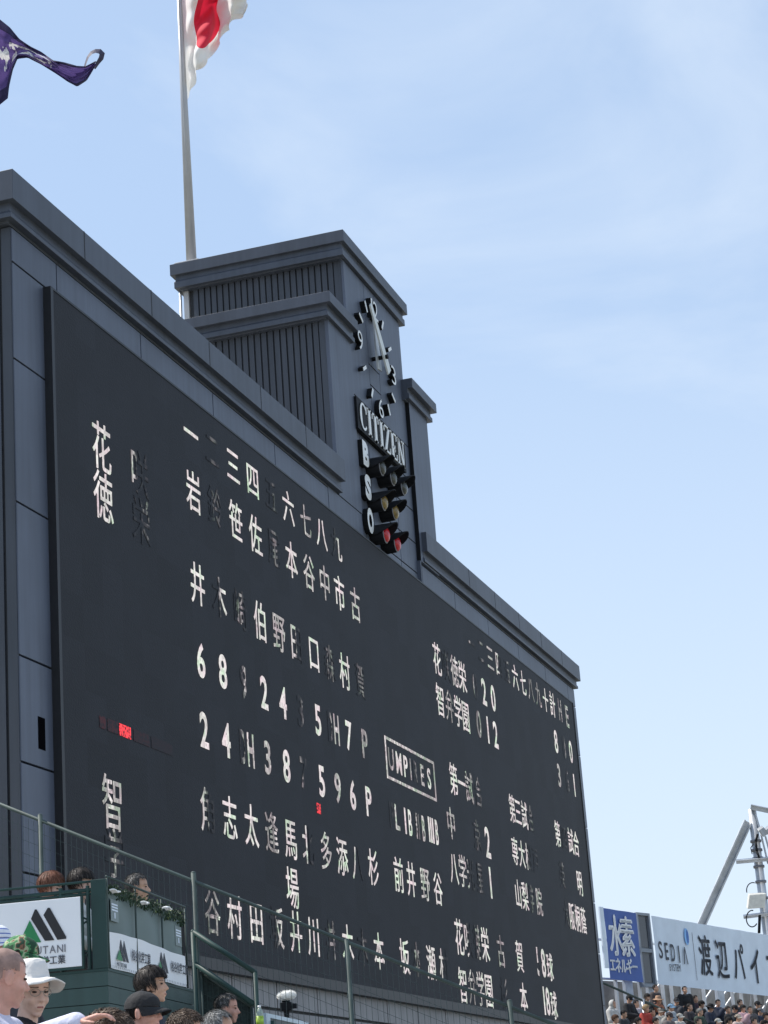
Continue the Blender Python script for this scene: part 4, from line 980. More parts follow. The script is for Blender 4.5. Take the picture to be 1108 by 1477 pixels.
# ================================================================== EQUIPMENT MAST BEHIND THE FAR STAND
MD = 90.0
def mpt(x, y, d=MD): return at(x, y, d)
mb0, mt0 = mpt(1106.5, 1345), mpt(1087.5, 1167)
MS = thing('equipment_mast', 'grey steel mast with lamps, boxes and cables behind the pale banner', 'mast', (mb0.x, mb0.y, -8))
PX, PY = (mb0.x+mt0.x)/2, (mb0.y+mt0.y)/2
base = Vector((mb0.x, mb0.y, 0)); topp = Vector((mb0.x, mb0.y, mt0.z))
MB().tube((base.x, base.y, -8), topp, 0.21, 0.18, 16).build('mast_pole', M['steel'], MS, smooth=True)
bs, be = mpt(1008, 1340), mpt(1078, 1185)
dv = (bs-be).normalized(); low = bs+dv*4
BR = MB(); sd = dv.cross(FWD).normalized(); dp_ = dv.cross(sd).normalized()
BR.obox((be+low)/2, dv, sd, dp_, (be-low).length/2, 0.17, 0.03).obox((be+low)/2+sd*0.15+dp_*0.12, dv, sd, dp_, (be-low).length/2, 0.03, 0.09).obox((be+low)/2-sd*0.15+dp_*0.12, dv, sd, dp_, (be-low).length/2, 0.03, 0.09)
BR.build('mast_brace', M['steel'], MS)
SDV = Vector((RGT.x, RGT.y, 0)).normalized()
def hbar(name, x0, y0, x1, y1, h, m=None, d=MD-0.25):
    a, b = mpt(x0, y0, d), mpt(x1, y1, d); v = (b-a).normalized(); s = v.cross(FWD).normalized()
    return MB().obox((a+b)/2, v, s, v.cross(s), (b-a).length/2, h, 0.07).obox((a+b)/2+s*h, v, s, v.cross(s), (b-a).length/2, 0.02, 0.13).build(name, m or M['steel'], MS)
hbar('top_beam', 1083, 1164, 1130, 1174, 0.10)
hbar('cross_arm', 1062, 1243.5, 1124, 1238, 0.07); hbar('cross_arm', 1072.5, 1323, 1112, 1318, 0.06)
a, b = mpt(1087, 1166, MD-0.1), mpt(1096, 1196, MD-0.1); MB().tube(a, b, 0.05).build('top_strut', M['steel'], MS)
for x0, y0, x1, y1 in ((1098, 1204, 1108, 1246), (1104, 1206, 1116, 1250)): MB().tube(mpt(x0, y0), mpt(x1, y1), 0.04).build('side_strut', M['steel'], MS)
bxc = mpt(1091, 1299, MD-0.5)
MB().obox(bxc, SDV, UZ+SDV*0.25, FWD, 0.36, 0.30, 0.16).build('equipment_box', mat('cream box', (0.62, 0.60, 0.54), 0.5), MS, bevel=0.03)
for k in range(2):
    lc = mpt(1100+k*10, 1199-k*0.5, MD-0.5); ax_ = (SDV*1.0+UZ*0.55).normalized(); ay_ = (UZ*1.0-SDV*0.55).normalized()
    lb_ = MB().obox(lc, ax_, ay_, FWD, 0.13, 0.17, 0.22).build('floodlight', mat('lamp housing', (0.36, 0.37, 0.38), 0.4, metal=0.3), MS, bevel=0.02)
    MB().obox(lc+ax_*-0.136, ax_, ay_, FWD, 0.004, 0.13, 0.17).build('lamp_glass', M['banwhite'], lb_)
cb1 = MB(); pts = [mpt(1085+14*math.cos(t)*0.6, 1325+12*math.sin(t), MD-0.4) for t in [PI*0.2+i*0.33 for i in range(14)]]
cb1.path(pts, 0.025, 6)
pts = [mpt(1086+9*math.cos(t), 1284+11*math.sin(t), MD-0.4) for t in [PI*0.9+i*0.2 for i in range(12)]]; cb1.path(pts, 0.022, 6)
cb1.path([mpt(1093, 1203, MD-.3), mpt(1090, 1214, MD-.3), mpt(1092, 1228, MD-.3), mpt(1096, 1240, MD-.3)], 0.05, 6)
cb1.path([mpt(1087, 1217, MD-.3), mpt(1083, 1223, MD-.3), mpt(1085, 1232, MD-.3)], 0.02, 6); cb1.path([mpt(1096, 1318, MD-.3), mpt(1095, 1346, MD-.3)], 0.06, 6)
cb1.build('mast_cable', M['black'], MS, smooth=True)
cl = MB()
for y_ in (1213, 1226, 1238, 1250, 1272, 1296, 1320):
    p = Vector((base.x, base.y, mpt(1095, y_).z)); cl.tube(p-UZ*0.05, p+UZ*0.05, 0.235, 0.235, 14)
cl.build('pole_clamp', M['signgrey'], MS, smooth=True)

# ================================================================== PEOPLE
def evaluate(mb, voxel, smooth=3):
    """fuse overlapping rounded pieces into one continuous skin"""
    me = bpy.data.meshes.new('raw'); me.from_pydata([tuple(v) for v in mb.v], [], mb.f)
    b = bmesh.new(); b.from_mesh(me); bmesh.ops.recalc_face_normals(b, faces=b.faces); b.to_mesh(me); b.free()
    o = bpy.data.objects.new('raw', me); C.objects.link(o)
    r = o.modifiers.new('r', 'REMESH'); r.mode = 'VOXEL'; r.voxel_size = voxel; r.use_smooth_shade = True
    s = o.modifiers.new('s', 'SMOOTH'); s.factor = 0.5; s.iterations = smooth
    bpy.context.view_layer.update(); dg = bpy.context.evaluated_depsgraph_get()
    out = bpy.data.meshes.new_from_object(o.evaluated_get(dg)); bpy.data.objects.remove(o); bpy.data.meshes.remove(me)
    for p in out.polygons: p.use_smooth = True
    return out
def skin(name, col): 
    m = mat(name, col, 0.55, 16, 0.17, bump=0.12, bscale=110); b = m.node_tree.nodes['Principled BSDF']
    b.inputs['Subsurface Weight'].default_value = 0.08; b.inputs['Subsurface Radius'].default_value = (0.02, 0.008, 0.004); return m
SK = {'pink': skin('skin fair pink', (0.62, 0.33, 0.25)), 'tan': skin('skin warm', (0.54, 0.32, 0.22)), 'pale': skin('skin pale', (0.62, 0.40, 0.31))}
EYE = mat('dark eye', (0.02, 0.015, 0.012), 0.2)
LIP = mat('lip', (0.34, 0.12, 0.10), 0.5)
def cloth_(name, col, amt=0.12): return mat(name, col, 0.85, 9, amt, bump=0.35, bscale=35)
HC = Vector((0.03, 0, 0.725))                      # head centre above the seat
def headR(yaw, pitch, roll=0): return Matrix.Rotation(yaw, 3, 'Z') @ Matrix.Rotation(pitch, 3, 'Y') @ Matrix.Rotation(roll, 3, 'X')
def head_pts(mb, R, hc, fine=True):
    P = lambda x, y, z: hc+R @ Vector((x, y, z))
    mb.ell(P(-0.012, 0, 0.035), 0.098, 0.077, 0.088, R, 20, 14)        # skull
    mb.ell(P(0.022, 0, -0.030), 0.068, 0.062, 0.085, R, 18, 12)        # face
    mb.ell(P(0.040, 0, -0.085), 0.040, 0.040, 0.030, R)                # jaw
    mb.ell(P(0.066, 0, -0.104), 0.018, 0.022, 0.016, R)                # chin
    for s in (-1, 1):
        mb.ell(P(0.058, 0.036*s, -0.035), 0.026, 0.024, 0.026, R)      # cheek
        mb.cap(P(0.076, 0.016*s, 0.022), P(0.062, 0.046*s, 0.020), 0.011, 0.010)     # brow ridge
        mb.ell(P(-0.006, 0.078*s, -0.012), 0.021, 0.010, 0.033, R)     # ear
        mb.ell(P(-0.010, 0.083*s, 0.004), 0.014, 0.008, 0.018, R)
    mb.cap(P(0.084, 0, 0.010), P(0.106, 0, -0.032), 0.008, 0.0125)     # nose
    for s in (-1, 1): mb.ell(P(0.094, 0.011*s, -0.037), 0.010, 0.008, 0.008, R)
    mb.cap(P(0.084, -0.016, -0.064), P(0.084, 0.016, -0.064), 0.009, 0.009); mb.cap(P(0.082, -0.013, -0.076), P(0.082, 0.013, -0.076), 0.009, 0.009)
def hand_pts(mb, w, d, palm_n, s, curl=0.5, r=0.0085):
    """palm and five bent fingers; w wrist, d pointing direction, palm_n palm normal, s = thumb side sign"""
    d = Vector(d).normalized(); n = Vector(palm_n).normalized(); t = d.cross(n).normalized()*s
    for k in (-0.028, -0.01, 0.01, 0.028): mb.cap(w+t*k*0.6, w+d*0.085+t*k, 0.015, 0.012)
    for k, L_ in zip((0.032, 0.011, -0.011, -0.031), (0.072, 0.082, 0.076, 0.058)):
        a = w+d*0.088+t*k; d1 = (d*math.cos(curl*0.6)+n*math.sin(curl*0.6)); b = a+d1*L_*0.45
        d2 = (d*math.cos(curl*1.5)+n*math.sin(curl*1.5)); c = b+d2*L_*0.32; d3 = (d*math.cos(curl*2.2)+n*math.sin(curl*2.2)); e = c+d3*L_*0.25
        mb.cap(a, b, r*1.05, r, 8); mb.cap(b, c, r, r*0.95, 8); mb.cap(c, e, r*0.95, r*0.8, 8)
    a = w+d*0.02+t*0.028; b = a+(d*0.6+t*0.7+n*0.3).normalized()*0.042; c = b+(d*0.9+t*0.25+n*0.35).normalized()*0.032
    mb.cap(a, b, 0.013, r*1.15, 8); mb.cap(b, c, r*1.15, r*0.9, 8)
SH = lambda s: Vector((-0.015, 0.175*s, 0.505))
def pose_arms(p):
    out = {}
    for s in (-1, 1):
        e, w = p.get(s, (Vector((0.06, 0.245*s, 0.235)), Vector((0.30, 0.10*s, 0.155))))
        out[s] = (SH(s), Vector(e), Vector(w))
    return out
def body_mesh(R, hc, arms, stand=False, vox=0.0085):
    mb = MB(); head_pts(mb, R, hc)
    mb.cap(hc+R @ Vector((-0.018, 0, -0.055)), Vector((-0.005, 0, 0.55)), 0.050, 0.054)     # neck
    mb.ell((0, 0, 0.49), 0.075, 0.165, 0.05); mb.ell((0.01, 0, 0.36), 0.095, 0.145, 0.15); mb.ell((0.0, 0, 0.17), 0.095, 0.135, 0.14); mb.ell((-0.01, 0, 0.08), 0.11, 0.15, 0.09)
    for s in (-1, 1):
        sh, e, w = arms[s]; mb.cap(sh, e, 0.045, 0.036); mb.cap(e, w, 0.036, 0.025)
        d = (w-e).normalized(); hand_pts(mb, w, d, Vector((0, 0, -1)) if abs(d.z) < 0.9 else Vector((0, -s, 0)), s, 0.45)
        hp = Vector((0, 0.085*s, 0.08))
        kn = Vector((0.43, 0.11*s, 0.10)) if not stand else Vector((0.02, 0.09*s, -0.36)); an = Vector((0.40, 0.11*s, -0.34)) if not stand else Vector((0.0, 0.10*s, -0.78))
        mb.cap(hp, kn, 0.072, 0.05); mb.cap(kn, an, 0.048, 0.034); mb.cap(an+Vector((-0.03, 0, -0.04)), an+Vector((0.16, 0.02*s, -0.055)), 0.036, 0.028)
    return evaluate(mb, vox, 3)
def jacket_mesh(R, hc, arms, vox=0.012, puff=0.016, hood=False):
    mb = MB(); q = puff
    mb.ell((0, 0, 0.49), 0.082+q, 0.168+q, 0.055+q); mb.ell((0.01, 0, 0.36), 0.10+q, 0.15+q, 0.17); mb.ell((0.0, 0, 0.18), 0.105+q, 0.145+q, 0.16); mb.ell((0, 0, 0.07), 0.125+q, 0.165+q, 0.10)
    mb.cap((-0.006, 0, 0.52), (-0.008, 0, 0.565), 0.068, 0.060)
    for s in (-1, 1):
        sh, e, w = arms[s]; mb.cap(Vector((-0.01, 0.06*s, 0.525)), sh, 0.058, 0.058+q*0.6); mb.cap(sh, e, 0.058+q, 0.047+q); mb.cap(e, w-(w-e).normalized()*0.015, 0.047+q, 0.036+q)
        # elbow and armpit creases
        for k in range(3):
            c = e+(w-e)*(0.1+0.16*k); mb.ell(c+Vector((0, 0, 0.01)), 0.052+q-0.004*k, 0.052+q-0.004*k, 0.022)
    if hood: mb.ell((-0.10, 0, 0.56), 0.07, 0.11, 0.05); mb.ell((-0.07, 0, 0.585), 0.06, 0.10, 0.03)
    return evaluate(mb, vox, 2)
def trouser_mesh(stand=False):
    mb = MB(); mb.ell((-0.01, 0, 0.08), 0.13, 0.17, 0.11)
    for s in (-1, 1):
        hp = Vector((0, 0.085*s, 0.08)); kn = Vector((0.43, 0.11*s, 0.10)) if not stand else Vector((0.02, 0.09*s, -0.36)); an = Vector((0.40, 0.11*s, -0.34)) if not stand else Vector((0, 0.10*s, -0.76))
        mb.cap(hp, kn, 0.092, 0.066); mb.cap(kn, an, 0.066, 0.055)
    return evaluate(mb, 0.016, 2)
def hair_mb(R, hc, style, seed, dense=1.0):
    """a thin scalp shell and many separate strands laid over it"""
    rnd = random.Random(seed); mb = MB()
    c0 = Vector((-0.012, 0, 0.035)); rad = Vector((0.098, 0.077, 0.088))
    def covered(d):
        x, y, z = d
        if style == 'fringe': lim = 0.14 if x > 0.5 else (-0.02 if x > 0.12 else (0.0 if x > -0.2 else -0.85))
        elif style == 'short': lim = 0.42+0.2*x if x > 0.35 else (-0.10 if x > 0.12 else (-0.12 if x > -0.25 else -0.72))
        elif style == 'long': lim = 0.25 if x > 0.5 else (-0.6 if x > 0.2 else -1.0)
        elif style == 'under': return z < 0.25 and ((x < -0.15 and z > -0.75) or (x < 0.3 and z > -0.25))
        elif style == 'shaved': lim = 0.30 if x > 0.5 else (-0.1 if x > -0.25 else -0.62)
        elif style == 'curly': lim = 0.30 if x > 0.45 else (-0.25 if x > -0.1 else -0.85)
        else: lim = 0.2
        return z > lim
    cov0 = covered
    def covered(d):
        j_ = 0.16 if style != 'under' else 0.06
        q = d+Vector((0, 0, j_*(noise.noise(d*4.5+Vector((seed*1.7, 3, 1)))+0.7*noise.noise(d*13+Vector((seed*0.7, 9, 2))))))
        return cov0(q)
    th = {'fringe': 0.015, 'short': 0.007, 'long': 0.016, 'under': 0.004, 'shaved': 0.0016, 'curly': 0.012}[style]
    nu, nv = (96, 64) if style == 'shaved' else (48, 32)
    def sp(d, e=0.0): return hc+R @ (c0+Vector((d.x*(rad.x+e), d.y*(rad.y+e), d.z*(rad.z+e))))
    ids = {}
    def vid(i, j):
        i %= nu
        if (i, j) not in ids:
            p = PI*j/nv; t = 2*PI*i/nu; d = Vector((math.sin(p)*math.cos(t), math.sin(p)*math.sin(t), math.cos(p)))
            k = th*(1+(0.0 if style == 'shaved' else 0.7)*noise.noise(d*5+Vector((seed, 0, 0))))
            ids[(i, j)] = len(mb.v); mb.v.append(tuple(sp(d, k)))
        return ids[(i, j)]
    for j in range(nv):
        for i in range(nu):
            p = PI*(j+.5)/nv; t = 2*PI*(i+.5)/nu; d = Vector((math.sin(p)*math.cos(t), math.sin(p)*math.sin(t), math.cos(p)))
            if covered(d): mb.f.append((vid(i, j), vid(i, j+1), vid(i+1, j+1), vid(i+1, j))); mb.m.append(0)
    if style == 'shaved': return mb
    N = int({'fringe': 1900, 'short': 2200, 'long': 900, 'under': 600, 'curly': 3200}[style]*dense); crown = Vector((-0.45, 0.1, 0.85)).normalized(); k = 0
    while k < N:
        d = Vector((rnd.gauss(0, 1), rnd.gauss(0, 1), rnd.gauss(0, 1))).normalized()
        if not covered(d): continue
        k += 1
        flow = d-crown; flow = flow-d*flow.dot(d)
        if flow.length < 1e-3: continue
        flow.normalize()
        cl = Vector((noise.noise(d*5+Vector((seed, 0, 0))), noise.noise(d*5+Vector((0, seed, 4))), noise.noise(d*5+Vector((7, 2, seed)))))
        flow = flow+cl*0.9; flow -= d*flow.dot(d); flow.normalize()
        if style == 'curly': flow = (flow+Vector((rnd.gauss(0, .9), rnd.gauss(0, .9), rnd.gauss(0, .9)))).normalized(); flow -= d*flow.dot(d)
        L_ = {'fringe': 0.075, 'short': 0.026, 'long': 0.12, 'under': 0.018, 'curly': 0.022}[style]*rnd.uniform(0.6, 1.2)
        wd = {'fringe': 0.0035, 'short': 0.0022, 'long': 0.004, 'under': 0.002, 'curly': 0.0026}[style]; n = 4; last = None
        lift = rnd.uniform(0.3, 1.7)*{'short': 0.012, 'curly': 0.014, 'fringe': 0.016, 'long': 0.009, 'under': 0.004}[style]; p = d.copy(); mb.mi = (1 if rnd.random() < 0.4 else 0) if noise.noise(d*7+Vector((seed, 1, 5))) > -0.1 else 0
        for q in range(n+1):
            f = q/n; e_ = th+lift*f*(1-0.4*f)+0.002
            side = p.cross(flow).normalized(); P = sp(p, e_); W = R @ (side*wd*(1-0.8*f))
            a, b = P-W, P+W
            if last: mb.add([last[0], last[1], b, a], [(0, 1, 2, 3)])
            last = (a, b); p = (p+flow*(L_/n/0.09)).normalized()
            if style == 'curly': flow = (flow+Vector((rnd.gauss(0, .5), rnd.gauss(0, .5), rnd.gauss(0, .5)))).normalized()
            flow = (flow+Vector((0, 0, -0.12)))-p*(flow+Vector((0, 0, -0.12))).dot(p); flow.normalize()
            if style == 'fringe' and p.x > 0.55 and p.z < 0.05: break
    mb.mi = 0
    return mb
def hairm(name, a, b): return [mat(name, a, 0.62, 30, 0.3, spec=0.3), mat(name+' light', b, 0.55, 30, 0.3, spec=0.4)]  # second colour: lighter strands, own mix of tones plus painted-in highlights
HM = {'black': hairm('black hair', (0.014, 0.011, 0.010), (0.060, 0.045, 0.036)), 'brown': hairm('brown hair', (0.07, 0.045, 0.030), (0.24, 0.17, 0.12)), 'red': hairm('reddish hair', (0.14, 0.055, 0.030), (0.24, 0.10, 0.06)),
      'grey': hairm('grey hair', (0.17, 0.17, 0.165), (0.38, 0.38, 0.37)), 'darkgrey': hairm('salt and pepper hair', (0.06, 0.058, 0.055), (0.22, 0.21, 0.20)), 'stubble': hairm('shaved grey hair', (0.30, 0.195, 0.16), (0.25, 0.18, 0.15))}
def cap_mb(R, hc, brim=0.085, tall=0.095):
    dome = MB(); c0 = Vector((-0.012, 0, 0.038)); nu, nv = 28, 10
    P = lambda x, y, z: hc+R @ (c0+Vector((x, y, z)))
    vs = []; fs = []
    for j in range(nv+1):
        p = (PI/2)*j/nv
        for i in range(nu):
            t = 2*PI*i/nu; rx, ry = 0.109, 0.088
            sq = 1-0.06*max(0, math.cos(t))
            wr = 1+0.012*math.sin(6*t+5*p)+0.010*math.sin(11*t-3*p)
            vs.append(P(rx*math.sin(p)*math.cos(t)*wr, ry*math.sin(p)*math.sin(t)*wr, tall*math.cos(p)**0.8*sq-0.004-0.012*j/nv*(math.cos(t) < -0.2)))
    for j in range(nv):
        for i in range(nu): fs.append((j*nu+i, (j+1)*nu+i, (j+1)*nu+(i+1) % nu, j*nu+(i+1) % nu))
    dome.add(vs, fs); dome.ell(P(0, 0, tall-0.002), 0.008, 0.008, 0.005, R)
    br = MB(); vs = []; n = 16
    for k in range(2):
        for j in range(6):
            for i in range(n+1):
                t = -PI/2*0.92+PI*0.92*i/n; f = j/5
                x = 0.098*math.cos(t)*0.98+brim*f*max(0.15, math.cos(t))**0.7; y = 0.086*math.sin(t)*(1+0.02*f)
                vs.append(P(x, y, -0.004-0.020*f-0.035*(y/0.086)**2*f-0.004*k))
    m_ = n+1; fs = []
    for k in range(2):
        for j in range(5):
            for i in range(n): fs.append((k*6*m_+j*m_+i, k*6*m_+j*m_+i+1, k*6*m_+(j+1)*m_+i+1, k*6*m_+(j+1)*m_+i))
    for i in range(n): fs.append((5*m_+i, 5*m_+i+1, 11*m_+i+1, 11*m_+i))
    br.add(vs, fs)
    return dome, br
def bucket_mb(R, hc):
    P = lambda x, y, z: hc+R @ (Vector((-0.012, 0, 0.058))+Vector((x, y, z)))
    mb = MB(); nu = 36; prof = [(0.0, 0.098), (0.06, 0.097), (0.082, 0.088), (0.094, 0.055), (0.102, 0.015), (0.105, -0.005), (0.130, -0.012), (0.160, -0.024), (0.186, -0.040), (0.184, -0.046), (0.154, -0.030), (0.124, -0.020), (0.100, -0.010)]
    vs = []
    for j, (r, z) in enumerate(prof):
        for i in range(nu):
            t = 2*PI*i/nu; wv = 0.012*math.sin(2*t+0.8)*max(0, (r-0.11))/0.06+0.004*math.sin(7*t)*(1 if j > 5 else 0.4); yk = 0.86
            vs.append(P(r*math.cos(t), r*yk*math.sin(t), z+wv*(1 if j > 5 else 0)))
    fs = [(j*nu+i, (j+1)*nu+i, (j+1)*nu+(i+1) % nu, j*nu+(i+1) % nu) for j in range(len(prof)-1) for i in range(nu)]
    mb.add(vs, fs); return mb
def glasses_mb(R, hc):
    P = lambda x, y, z: hc+R @ Vector((x, y, z)); mb = MB()
    for s in (-1, 1):
        pts = [P(0.098-0.012*abs(math.cos(t)*0.5+0.5), s*(0.033+0.024*math.cos(t)), 0.002+0.018*math.sin(t)) for t in [2*PI*i/14 for i in range(15)]]; mb.path(pts, 0.0016, 5)
        mb.path([P(0.082, 0.058*s, 0.006), P(0.03, 0.074*s, 0.004), P(-0.015, 0.078*s, 0.0)], 0.0018, 5)
    mb.path([P(0.097, -0.010, 0.006), P(0.097, 0.010, 0.006)], 0.0016, 5); return mb
GL = mat('thin glasses frame', (0.30, 0.28, 0.25), 0.3, metal=0.6)
def person(label, x, y, d, face, skin_='tan', hair='short', hcol='black', jacket=(0.02, 0.022, 0.03), trousers=(0.03, 0.032, 0.04), yaw=0.0, pitch=0.0, arms=None, hat=None, hatcol=None, glasses=False, group=None, hood=False, stand=False, vox=0.0085, scale=1.0, jm=None, roll=0.0):
    """x, y, d: photo pixel of the head centre and its distance; face: compass heading the body faces"""
    hp = at(x, y, d); az = face
    rot = Matrix.Rotation(PI/2-az, 3, 'Z')
    R = headR(yaw, pitch, roll); hc = HC+Vector((0.02*math.cos(yaw)*max(0, pitch), 0, -0.015*abs(pitch)))
    org = hp-rot @ (hc*scale)
    t = thing('person', label, 'person', org, group); M4 = Matrix.Translation(org) @ rot.to_4x4() @ Matrix.Scale(scale, 4)
    am = pose_arms(arms or {})
    def add(name, me, mats, parent=t):
        if isinstance(me, MB):
            m_ = bpy.data.meshes.new(name); m_.from_pydata([tuple(v) for v in me.v], [], me.f)
            for p, i in zip(m_.polygons, me.m): p.material_index = i; p.use_smooth = True
            me = m_
        me.transform(M4); me.update(); me.name = name
        for q in (mats if isinstance(mats, list) else [mats]): me.materials.append(q)
        o = bpy.data.objects.new(name, me); C.objects.link(o); attach(o, parent); return o
    add('body', body_mesh(R, hc, am, stand, vox), SK[skin_])
    jo = add('jacket', jacket_mesh(R, hc, am, hood=hood), jm or cloth_(label[:20]+' jacket', jacket)); add('trousers', trouser_mesh(stand), cloth_(label[:20]+' trousers', trousers))
    ey = MB(); P = lambda a, b, c: hc+R @ Vector((a, b, c))
    for s in (-1, 1): ey.ell(P(0.0795, 0.031*s, 0.003), 0.009, 0.0135, 0.0055, R, 10, 6); 
    add('eyes', ey, EYE)
    eb = MB()
    for s in (-1, 1): eb.cap(P(0.086, 0.016*s, 0.026), P(0.069, 0.048*s, 0.024), 0.0026, 0.002, 6)
    add('eyebrows', eb, HM['brown' if hcol not in ('grey',) else 'grey'][0])
    lp = MB(); lp.cap(P(0.0905, -0.013, -0.0685), P(0.0905, 0.013, -0.0685), 0.0045, 0.0045, 8); add('lips', lp, LIP)
    if hair: add('hair', hair_mb(R, hc, hair, len(label)+int(x)), HM[hcol])
    if hat == 'cap':
        dm, br = cap_mb(R, hc); ho = add('cap', dm, hatcol); add('cap_brim', br, hatcol, ho)
    if hat == 'bucket': add('sun_hat', bucket_mb(headR(yaw, pitch-0.22, 0.0), hc), hatcol)
    if glasses: add('glasses', glasses_mb(R, hc), GL)
    return t, M4
FACE = math.radians(172)
def camo():
    m = mat('green camouflage cloth', (0.05, 0.10, 0.05), 0.8, 3, 0.3); t = m.node_tree; b = t.nodes['Principled BSDF']
    co = t.nodes.new('ShaderNodeTexCoord'); n = t.nodes.new('ShaderNodeTexNoise'); n.inputs['Scale'].default_value = 22; n.inputs['Detail'].default_value = 1.5
    r = t.nodes.new('ShaderNodeValToRGB'); r.color_ramp.interpolation = 'CONSTANT'; e = r.color_ramp.elements
    e[0].position = 0; e[0].color = (0.012, 0.055, 0.022, 1); e[1].position = 0.46; e[1].color = (0.05, 0.20, 0.07, 1)
    for p, c in ((0.54, (0.30, 0.38, 0.22, 1)), (0.60, (0.20, 0.09, 0.05, 1)), (0.66, (0.02, 0.06, 0.03, 1))): k = e.new(p); k.color = c
    t.links.new(co.outputs['Object'], n.inputs['Vector']); t.links.new(n.outputs['Fac'], r.inputs['Fac']); t.links.new(r.outputs['Color'], b.inputs['Base Color']); return m
WHT = cloth_('white hat cloth', (0.74, 0.71, 0.67), 0.05)
def stripes():
    m = mat('white cap cloth with blue stripes', (0.75, 0.77, 0.82), 0.8); t = m.node_tree; b = t.nodes['Principled BSDF']
    co = t.nodes.new('ShaderNodeTexCoord'); s = t.nodes.new('ShaderNodeSeparateXYZ'); t.links.new(co.outputs['Object'], s.inputs[0])
    f = m2(t, 'GREATER_THAN', m2(t, 'SINE', m2(t, 'MULTIPLY', s.outputs[2], 210.0)), 0.72)
    t.links.new(mixc(t, f, (0.75, 0.77, 0.82), (0.10, 0.16, 0.45)), b.inputs['Base Color']); return m
SHIRT = cloth_('pale lavender shirt', (0.62, 0.62, 0.74), 0.08)
# front group, lower left
person('bald man with shaved grey head and pale lavender shirt reaching out his arm', 7, 1411, 9.2, FACE, 'pink', 'shaved', 'stubble', yaw=0.7, pitch=0.15, jm=SHIRT,
       arms={-1: ((0.15, -0.33, 0.40), (0.455, -0.31, 0.485)), 1: ((0.10, 0.25, 0.25), (0.33, 0.16, 0.2))}, vox=0.007, scale=1.0)
person('woman in a wide white sun hat and glasses looking down, black jacket', 47, 1430, 10.6, FACE, 'pale', 'under', 'black', yaw=-0.75, pitch=0.18, hat='bucket', hatcol=WHT, glasses=True, jacket=(0.012, 0.013, 0.018), vox=0.007)
person('person in a green camouflage cap just above the white sun hat', 31, 1381, 12.6, FACE, 'tan', 'under', 'black', yaw=0.15, pitch=0.25, hat='cap', hatcol=camo(), jacket=(0.03, 0.035, 0.045), vox=0.008)
person('person in a white cap with blue stripes at the edge of the photo', -6, 1362, 13.4, FACE, 'tan', 'under', 'black', yaw=0.0, hat='cap', hatcol=stripes(), jacket=(0.5, 0.52, 0.6), vox=0.009)
# behind the sponsor sign
person('woman with reddish brown hair looking over the top of the white sign', 74, 1281, 17.6, FACE, 'pale', 'fringe', 'red', yaw=-0.2, pitch=0.25, jacket=(0.50, 0.14, 0.04))
person('man with sleek black hair leaning beside the reddish haired woman behind the sign', 118, 1276, 17.6, FACE, 'pale', 'fringe', 'black', yaw=-0.25, pitch=0.12, jacket=(0.55, 0.54, 0.52))
person('grey haired man standing inside the green booth behind the ivy', 199, 1281, 18.9, FACE, 'tan', 'short', 'darkgrey', yaw=0.1, jacket=(0.03, 0.03, 0.035), stand=True, arms={-1: ((0.0, -0.24, 0.2), (0.03, -0.2, -0.03)), 1: ((0.0, 0.24, 0.2), (0.03, 0.2, -0.03))})
# below the booth
person('young man with black fringe hair in a navy jacket before the booth wall', 220, 1422, 15.0, FACE, 'tan', 'fringe', 'black', yaw=-0.05, pitch=-0.05, jacket=(0.018, 0.024, 0.045), vox=0.007, hood=True)
person('man in a black cap and glasses with a pink face', 208, 1461, 12.6, FACE, 'pink', 'under', 'black', yaw=-0.12, pitch=0.05, hat='cap', hatcol=cloth_('black cap cloth', (0.016, 0.016, 0.018)), glasses=True, jacket=(0.06, 0.06, 0.07), vox=0.007)
person('person with frizzy brown hair at the bottom edge left of the black cap', 160, 1505, 8.9, FACE, 'tan', 'curly', 'brown', yaw=0.5, jacket=(0.10, 0.10, 0.11), scale=1.0)
person('person with tousled dark brown hair at the bottom edge right of the black cap', 270, 1490, 13.0, FACE, 'tan', 'curly', 'brown', yaw=0.2, jacket=(0.05, 0.05, 0.06))
person('person with combed grey hair at the bottom edge before the gate', 317, 1487, 13.8, FACE, 'tan', 'short', 'grey', yaw=0.1, jacket=(0.2, 0.2, 0.22))
person('man with short dark hair and a bare ear before the green gate', 328, 1455, 18.6, FACE, 'pink', 'short', 'darkgrey', yaw=0.05, pitch=0.08, jacket=(0.04, 0.045, 0.05))

